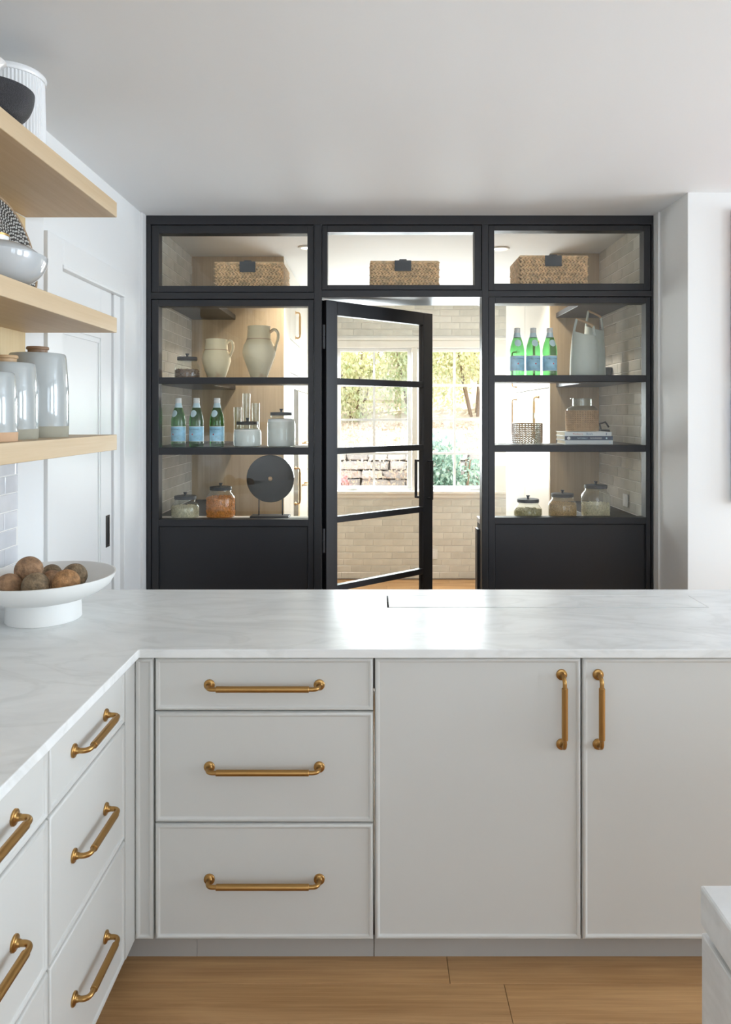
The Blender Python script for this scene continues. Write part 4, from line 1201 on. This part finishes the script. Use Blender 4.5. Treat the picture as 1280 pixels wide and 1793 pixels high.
# ================================================================ CLAY JUGS
def jug(pxc, d, prof_px, hand, label, band):
    s = F / d; z0 = Z1[1]
    t = thing('clay_jug', (PX(pxc, d), d, z0 + 0.0003), label, 'jug', 'clay jugs in the left nook')
    pr = [(r / s, PZ(y, d) - z0) for r, y in prof_px]
    prof = [(0, 0), (pr[0][0] * 0.95, 0)] + pr
    inner = [(r - 0.006, z) for r, z in reversed(pr[-4:])]
    MB().lathe(prof + inner + [(0, inner[-1][1])], seg=56).build('body', 'jug_slip', t, smooth=60, local=True)
    bz_ = PZ(band[1], d) - z0; br = band[0] / s
    MB().tube([(br * math.cos(2 * PI * k / 48), br * math.sin(2 * PI * k / 48), bz_) for k in range(48)], 0.0022, 6, closed=True).build('groove_band', 'raw_tan_clay', t, smooth=60, local=True)
    pts = [((x - pxc) / s, 0.0, PZ(y, d) - z0) for x, y in hand]
    # smooth the handle path
    def cr(p, n=6):
        out = []
        for i in range(len(p) - 1):
            a, b, c, e = [Vector(p[max(0, min(len(p) - 1, i + k))]) for k in (-1, 0, 1, 2)]
            for k in range(n):
                u = k / n
                out.append(0.5 * ((2 * b) + (-a + c) * u + (2 * a - 5 * b + 4 * c - e) * u * u + (-a + 3 * b - 3 * c + e) * u ** 3))
        out.append(Vector(p[-1])); return out
    MB().tube(cr(pts), 0.0085, 10, flat=1.5).build('jug_handle', 'jug_slip', t, smooth=60, local=True)
jug(379, 4.075, [(15, 662), (16.5, 659), (21, 646), (25, 632), (24.6, 626), (22, 618), (19.8, 613.5), (19.3, 606), (18.5, 597), (19, 594.5)],
    [(396, 602), (402, 597), (407, 601), (407.5, 611), (403, 622), (400, 630)], 'smaller cream clay jug with handle beside the brown grain jar', (20.2, 613.5))
jug(453.5, 4.075, [(14, 662), (15.5, 658), (22, 640), (28, 624), (29, 617), (26.5, 605), (22, 597), (20.8, 594.5), (20.2, 585), (19.3, 575), (20, 571.8)],
    [(473, 582), (480, 577), (486, 582), (487, 592), (483, 605), (481, 615)], 'larger cream clay jug with rust blotches and handle', (21.2, 594.8))

# ================================================================ BLACK DISC SCULPTURE
dd = 4.005
zc = PZ(838, dd); rd = 41.5 * dd / F; xd = PX(473.5, dd)
sc_ = thing('disc_sculpture', (xd, dd, LED), 'glossy black disc sculpture on a two legged stand on the left ledge', 'sculpture')
z_ = LED
def disc(mb, r0, r1, th, n=72):
    vs = []; fs = []
    prof = [(r0, -th / 2), (r1 - 0.003, -th / 2), (r1, -th / 2 + 0.003), (r1, th / 2 - 0.003), (r1 - 0.003, th / 2), (r0, th / 2)]
    for r, y in prof:
        for k in range(n):
            a = 2 * PI * k / n; vs.append((xd + r * math.cos(a), dd + y, zc + r * math.sin(a)))
    m = len(prof)
    for i in range(m):
        j = (i + 1) % m
        for k in range(n):
            k2 = (k + 1) % n; fs.append((i * n + k, i * n + k2, j * n + k2, j * n + k))
    mb.add(vs, fs); return mb
disc(MB(), 0.0125, rd, 0.018).build('disc', 'gloss_black', sc_, smooth=40)
disc(MB(), 0.006, 0.0124, 0.019, 24).build('centre_bushing', 'raw_tan_clay', sc_, smooth=40)
bx0, bx1 = PX(440, dd), PX(507, dd)
MB().box(bx0, bx1, dd - 0.052, dd + 0.05, LED, PZ(902, dd)).build('base', 'matte_black', sc_, 0.002)
for px in (453.5, 494.5):
    x = PX(px, dd)
    MB().tube([(x, dd, PZ(903, dd)), (x, dd, zc - math.sqrt(rd ** 2 - (x - xd) ** 2) + 0.006)], 0.0035, 8).build('leg', 'matte_black', sc_, smooth=50)

# ================================================================ SAGE CARAFES
def carafe(pxb, d, wb, hb, htop, label):
    z0 = zr1[1] + 0.0003
    t = thing('ceramic_carafe', (PX(pxb, d), d, z0), label, 'carafe', 'sage green carafes')
    w = wb / 2
    n = 40
    def half(u): return w * (1.0 - 0.035 * u - 0.40 * u ** 2.6)
    rows = []
    lv = [0, 0.01, 0.06, 0.14, 0.24, 0.34, 0.44, 0.54, 0.62, 0.69, 0.74]
    vs = []; fs = []
    def ring(u, inset, slope):
        r = half(min(u, 1)) - inset
        row = []
        for k in range(n):
            a = 2 * PI * k / n
            z = u * htop
            if slope: z += -0.014 * math.cos(a) * slope - 0.012 * slope * (abs(math.sin(a)) - 0.5)
            row.append(len(vs)); vs.append((r * math.cos(a), 0.72 * r * math.sin(a), z))
        rows.append(row)
    ring(0, 0.004, 0)
    for u in lv[1:]: ring(u, 0, max(0.0, (u - 0.3) / 0.44))
    for u in reversed(lv[2:]): ring(u, 0.005, max(0.0, (u - 0.3) / 0.44))
    for a, b in zip(rows, rows[1:]):
        for k in range(n):
            k2 = (k + 1) % n; fs.append((a[k], a[k2], b[k2], b[k]))
    fs.append(tuple(reversed(rows[0]))); fs.append(tuple(rows[-1]))
    MB().add(vs, fs).build('body', 'sage_ceramic', t, smooth=45, local=True)
    tl = 0.012
    zl, zr_ = htop, htop - 0.038
    sl = []; sr = []
    for i in range(9):
        u = 0.71 + 0.29 * i / 8
        sl.append((-half(u) + 0.003, 0, u * htop + (0.012 if i == 0 else 0) * 0))
        ur = 0.66 + (zr_ / htop - 0.66) * i / 8
        sr.append((half(ur) - 0.003, 0, ur * htop))
    MB().tube(sl, 0.0085, 8, flat=0.8).build('strap', 'sage_ceramic', t, smooth=60, local=True)
    MB().tube(sr, 0.0085, 8, flat=0.8).build('strap', 'sage_ceramic', t, smooth=60, local=True)
    a, b = Vector(sl[-1]), Vector(sr[-1])
    pts = [a + Vector((-0.003, 0, 0)), a + (b - a) * 0.08 + Vector((0, 0, 0.003)), a + (b - a) * 0.5 + Vector((0, 0, 0.0045)), a + (b - a) * 0.88 + Vector((0, 0, 0.003)), b + Vector((0.003, 0, -0.006))]
    MB().tube(pts, 0.0062, 10, flat=1.2).build('wooden_grip', 'pale_lid_wood', t, smooth=60, local=True)
carafe(1023, 4.035, 0.162, 0, PZ(558, 4.035) - zr1[1] - 0.004, 'shorter sage green carafe with wooden grip beside the bottles')
carafe(1040.5, 4.36, 0.140, 0, PZ(544, 4.36) - zr1[1] - 0.004, 'taller sage green carafe with wooden grip behind the other carafe')
t = thing('black_jar', (PX(1062, 4.52), 4.52, zr1[1] + 0.0003), 'small black jar behind the sage carafes', 'jar')
MB().lathe([(0, 0), (0.028, 0), (0.030, 0.01), (0.030, 0.05), (0.034, 0.085), (0.031, 0.086), (0.026, 0.05), (0.024, 0.01), (0, 0.008)], seg=28).build('body', 'matte_black', t, smooth=45, local=True)

# ================================================================ CANE WRAPPED JARS AND BOOKS
zb3 = zr2[1] + 0.0003
dB = 3.985
bt = 0.0236
spec = [(975 + 15, 1073, 'book_white', 'white hardback at the bottom of the book stack'), (989, 1073, 'book_navy', 'navy hardback with white lettering in the middle of the book stack'), (989, 1071, 'book_white', 'white hardback with red title on top of the book stack')]
for i, (xa, xb, mt, lb) in enumerate(spec):
    x0, x1 = PX(xa, dB), PX(xb, dB)
    z0 = zb3 + i * bt
    t = thing('cookbook', ((x0 + x1) / 2, dB + 0.1, z0), lb, 'book', 'stacked cookbooks')
    y1 = dB + 0.195
    MB().box(x0, x1, dB, dB + 0.003, z0, z0 + bt - 0.0003).box(x0, x1, dB + 0.003, y1, z0, z0 + 0.0025).box(x0, x1, dB + 0.003, y1, z0 + bt - 0.0028, z0 + bt - 0.0003).build('cover', mt, t, 0.0006)
    MB().box(x0 + 0.004, x1 - 0.004, dB + 0.0031, y1 - 0.004, z0 + 0.0026, z0 + bt - 0.0029).build('pages', 'book_pages', t)
    def spine(txt, size, cx, mat, sx=1.0):
        me = text_mesh(txt, size, 0.0)
        vs = [(cx + v.co.x * sx, dB - 0.0006, z0 + bt / 2 + v.co.y) for v in me.vertices]
        fs = [tuple(p.vertices) for p in me.polygons]
        MB().add(vs, fs).build('spine_lettering', mat, t); bpy.data.meshes.remove(me)
    if i == 1:
        spine('NATURALLY', 0.0105, x0 + (x1 - x0) * 0.37, 'label_pale', 1.0)
        spine('NOURISHED', 0.0115, x0 + (x1 - x0) * 0.65, 'print_white', 1.05)
        MB().add([(x0 + 0.022 + 0.0092 * math.cos(2 * PI * k / 24), dB - 0.0005, z0 + bt / 2 + 0.0092 * math.sin(2 * PI * k / 24)) for k in range(24)], [tuple(range(24))]).build('round_emblem', 'print_white', t)
        MB().add([(x0 + (x1 - x0) * 0.87 + 0.005 * math.cos(2 * PI * k / 16), dB - 0.0005, z0 + bt / 2 + 0.005 * math.sin(2 * PI * k / 16)) for k in range(16)], [tuple(range(16))]).build('spine_mark', 'label_pale', t)
    if i == 2:
        spine('Mediterra', 0.016, x0 + (x1 - x0) * 0.28, 'print_red', 0.9)
        spine('Bowls', 0.017, x0 + (x1 - x0) * 0.53, 'label_ink', 0.9)
        MB().box(x0 + (x1 - x0) * 0.88, x0 + (x1 - x0) * 0.895, dB - 0.0008, dB - 0.0002, z0 + 0.005, z0 + bt - 0.005).build('spine_mark', 'label_ink', t)
    if i == 0:
        MB().box(x0 + (x1 - x0) * 0.92, x0 + (x1 - x0) * 0.955, dB - 0.0008, dB - 0.0002, z0 + 0.009, z0 + 0.014).build('spine_mark', 'label_pale', t)
def cane_jar(pxc, d, z0, rpx, ytop, ywrap, neckpx, label, solid):
    s = F / d; r = rpx / s; h = PZ(ytop, d) - z0; hw = PZ(ywrap, d) - z0; nk = neckpx / s
    t = thing('cane_jar', (PX(pxc, d), d, z0 + 0.0003), label, 'jar', 'cane wrapped glass jars')
    MB().lathe([(0, 0), (r * 0.90, 0), (r * 0.96, 0.004), (r * 0.97, hw), (r * 0.95, hw + 0.010), (r * 0.80, hw + 0.022), (nk, hw + 0.028), (nk * 0.98, h - 0.006), (nk * 1.2, h - 0.003), (nk * 1.2, h), (nk * 0.93, h), (nk * 0.92, hw + 0.028)], seg=44).build('glass_body', 'jar_glass', t, smooth=40, local=True)
    mb = MB(); n = 40 if solid else 30
    wd = 0.0028 if solid else 0.0018
    for k in range(n):
        a = 2 * PI * k / n
        mb.tube([(r * math.cos(a), r * math.sin(a), 0.006), (r * math.cos(a), r * math.sin(a), hw)], wd, 4)
    m = max(5, int(hw / 0.0125))
    for j in range(m + 1):
        z = 0.006 + (hw - 0.008) * j / m
        mb.tube([((r + 0.0015) * math.cos(2 * PI * k / n), (r + 0.0015) * math.sin(2 * PI * k / n), z) for k in range(n)], wd + 0.0002, 4, closed=True)
    for k in range(0, n, 1):
        for sg in (-1, 1):
            if not solid and sg > 0: continue
            pts = []
            for j in range(m * 2 + 1):
                u = j / (m * 2); a = 2 * PI * k / n + sg * u * hw / 0.0125 * (2 * PI / n)
                pts.append(((r + 0.0022) * math.cos(a), (r + 0.0022) * math.sin(a), 0.006 + (hw - 0.008) * u))
            mb.tube(pts, 0.0019, 3, caps=False)
    mb.build('cane_wrap', 'cane', t, smooth=70, local=True, kind='stuff')
    if solid:
        MB().lathe([(r * 0.935, 0.006), (r * 0.935, hw - 0.002)], seg=44).build('backing', 'basket_liner', t, smooth=60, local=True)
zj = zb3 + 3 * bt
cane_jar(1019, dB + 0.10, zj, 27, 697.5, 719, 16.5, 'cane wrapped glass jar standing on the book stack', True)
cane_jar(923, dB + 0.09, zb3, 25.5, 723, 741, 13.5, 'cane wrapped glass jar standing left of the book stack', False)
t = thing('bud_vase', (PX(938.5, dB + 0.0), dB - 0.005, zb3), 'slim ribbed clear bud vase before the cane jar', 'vase')
t.location = (PX(941, dB - 0.002), dB - 0.012, zb3)
hv = PZ(723, dB) - zb3
MB().lathe([(0, 0), (0.018, 0), (0.021, 0.006), (0.017, 0.035), (0.011, hv * 0.6), (0.0075, hv * 0.8), (0.008, hv), (0.0065, hv), (0.006, hv * 0.8), (0.009, hv * 0.6), (0.015, 0.035), (0.015, 0.01), (0, 0.008)], seg=28, flute=1, fd=0.0009).build('body', 'jar_glass', t, smooth=30, local=True)
t = thing('black_caddy', (PX(1058, 4.42), 4.42, zb3), 'small black caddy behind the cane jar on the books', 'caddy')
MB().box(PX(1050, 4.42), PX(1067, 4.42), 4.40, 4.45, zb3, PZ(752, 4.42)).build('base', 'matte_black', t, 0.006)
MB().tube([(PX(1052, 4.42), 4.42, PZ(752, 4.42)), (PX(1050, 4.42), 4.42, PZ(742, 4.42)), (PX(1060, 4.42), 4.42, PZ(739, 4.42)), (PX(1066, 4.42), 4.42, PZ(748, 4.42))], 0.006, 8).build('grip', 'matte_black', t, smooth=50)

# ================================================================ GARDEN OUTSIDE THE PANTRY WINDOW
gd = MB()
gx = [-6 + 0.5 * i for i in range(33)]; gyz = [(7.2, 0.1), (9.0, 0.15), (10.0, 0.2), (10.25, 0.2), (10.26, 1.0), (11, 1.12), (12, 1.30), (13, 1.46), (14, 1.9), (16, 3.0), (19, 4.6)]
vs = []; fs = []
for j, (y, z) in enumerate(gyz):
    for i, x in enumerate(gx): vs.append((x, y, z + (0.05 * math.sin(x * 3.1 + y * 2) if j > 4 else 0)))
n = len(gx)
for j in range(len(gyz) - 1):
    for i in range(n - 1): fs.append((j * n + i, j * n + i + 1, j * n + n + i + 1, j * n + n + i))
gd.add(vs, fs)
tag(gd.build('ground', 'soil', None, smooth=60), 'pale sunlit garden slope rising beyond the pantry window', 'ground', kind='structure')
rg = random.Random(21)
gw = thing('garden_wall', (0.7, 10.1, 0.1), 'low dry stone retaining wall in the garden beyond the window', 'wall')
stones = []
for k in range(6):
    b = MB(); pts = []
    bmx = bmesh.new(); bmesh.ops.create_cube(bmx, size=1.0)
    bmesh.ops.bevel(bmx, geom=list(bmx.edges), offset=0.12, segments=1, affect='EDGES')
    for v in bmx.verts: v.co += Vector((rg.uniform(-.05, .05), rg.uniform(-.06, .06), rg.uniform(-.07, .07)))
    me = bpy.data.meshes.new('stone'); bmx.to_mesh(me); bmx.free(); me.materials.append(MATS['stone']); stones.append(me)
z = 0.15; row = 0
while z < 1.0:
    hh = rg.uniform(0.11, 0.16); x = -1.6 + rg.uniform(-0.2, 0)
    while x < 2.6:
        ww = rg.uniform(0.2, 0.42)
        o = bpy.data.objects.new('stone', rg.choice(stones)); COL.objects.link(o); o.parent = gw
        o.location = (x + ww / 2 - 0.7, 10.12 - 10.1 + rg.uniform(-0.02, 0.02), z + hh / 2 - 0.1); o.scale = (ww, 0.28, hh * 0.97)
        x += ww + 0.012
    z += hh + 0.008; row += 1
def leaf_cloud(n, fn, size, seed):
    r_ = random.Random(seed); vs = []; fs = []
    for k in range(n):
        p, out = fn(r_)
        m = Euler((r_.uniform(0, 6.28), r_.uniform(0, 6.28), r_.uniform(0, 6.28))).to_matrix()
        L = size * r_.uniform(0.6, 1.25); W = L * r_.uniform(0.45, 0.7)
        b = len(vs)
        for q in ((-L / 2, 0, 0), (0, -W / 2, L * 0.12), (L / 2, 0, 0), (0, W / 2, L * 0.12)):
            v = m @ Vector(q); vs.append((p[0] + v.x, p[1] + v.y, p[2] + v.z))
        fs.append((b, b + 1, b + 2)); fs.append((b, b + 2, b + 3))
    return vs, fs
def cloud_obj(name, vs, fs, mat, parent=None, kind='stuff'):
    me = bpy.data.meshes.new(name); me.from_pydata(vs, [], fs); me.materials.append(MATS[mat])
    o = bpy.data.objects.new(name, me); COL.objects.link(o)
    if parent: o.parent = parent
    if kind: o['kind'] = kind
    return o
def shrub(name, loc, rx, ry, h, n, size, mat, label, group, seed, z_lo=0.0):
    t = thing(name, loc, label, 'shrub', group)
    lumps = [(random.Random(seed + k).uniform(-0.6, 0.6) * rx, random.Random(seed + k + 50).uniform(-0.5, 0.5) * ry, random.Random(seed + k + 99).uniform(0.2, 0.85) * h, random.Random(seed + k + 150).uniform(0.3, 0.5)) for k in range(9)]
    def fn(r_):
        cx, cy, cz, sc = r_.choice(lumps)
        while True:
            d = Vector((r_.uniform(-1, 1), r_.uniform(-1, 1), r_.uniform(-1, 1)))
            if 0.3 < d.length < 1: break
        return (cx + d.x * rx * sc * 1.25, cy + d.y * ry * sc * 1.25, max(z_lo, cz + d.z * h * sc * 0.7)), d
    vs, fs = leaf_cloud(n, fn, size, seed)
    cloud_obj('foliage', vs, fs, mat, t)
    st = MB()
    for k in range(5):
        a = 2 * PI * k / 5
        st.tube([(0.05 * math.cos(a), 0.05 * math.sin(a), -0.1), (rx * 0.3 * math.cos(a), ry * 0.3 * math.sin(a), h * 0.4), (rx * 0.5 * math.cos(a), ry * 0.5 * math.sin(a), h * 0.75)], [0.03, 0.02, 0.008], 6)
    st.build('stems', 'bark', t, smooth=60, local=True)
k = 0
for x, y, h, m, lb in ((-1.7, 13.4, 2.0, 'leaf_green', 'green shrub on the slope at the far left of the window view'), (-0.35, 13.2, 1.9, 'leaf_gold', 'golden green shrub on the slope behind the left casement'),
                       (0.75, 13.5, 2.1, 'leaf_green', 'yellow green shrub on the slope behind the window post'), (1.9, 13.3, 1.9, 'leaf_gold', 'golden shrub on the slope behind the right casement'), (3.1, 13.5, 2.1, 'leaf_green', 'green shrub on the slope hidden past the right casement'),
                       (-1.0, 15.2, 2.4, 'leaf_gold', 'taller golden shrub higher on the slope, left'), (0.6, 15.4, 2.6, 'leaf_gold', 'taller golden shrub higher on the slope, middle'), (2.3, 15.2, 2.5, 'leaf_green', 'taller green shrub higher on the slope, right')):
    gz = 1.5 if y < 14 else 2.4
    shrub('garden_shrub', (x, y, gz), 0.95, 0.7, h, 4200, 0.085, m, lb, 'shrubs on the garden slope', 30 + 7 * k); k += 1
shrub('ivy_mound', (1.12, 9.15, 0.12), 0.62, 0.42, 1.22, 3600, 0.075, 'leaf_ivy', 'dark glossy ivy mound right outside the right casement', None, 301)
shrub('pink_plant', (-0.42, 9.5, 0.16), 0.16, 0.14, 0.72, 420, 0.05, 'leaf_pink', 'small pink flowering plant before the stone wall', None, 401)
def litter(r_):
    y = r_.uniform(10.35, 12.7); return (r_.uniform(-2.0, 3.2), y, 1.03 + (y - 10.25) * 0.152 + r_.uniform(0.0, 0.09)), None
vs, fs = leaf_cloud(6500, litter, 0.07, 77)
o = cloud_obj('leaf_litter', vs, fs, 'leaf_litter')
tag(o, 'pale dry leaves and ground cover above the stone wall', 'ground cover', kind='stuff')
def creep(r_):
    return (r_.uniform(-1.5, 1.2), r_.uniform(9.80, 9.90), r_.uniform(0.25, 1.0)), None
vs, fs = leaf_cloud(1500, creep, 0.05, 78)
o = cloud_obj('wall_creeper', vs, fs, 'leaf_litter')
tag(o, 'thin pale creeper growing over the stone garden wall', 'plant', kind='stuff')
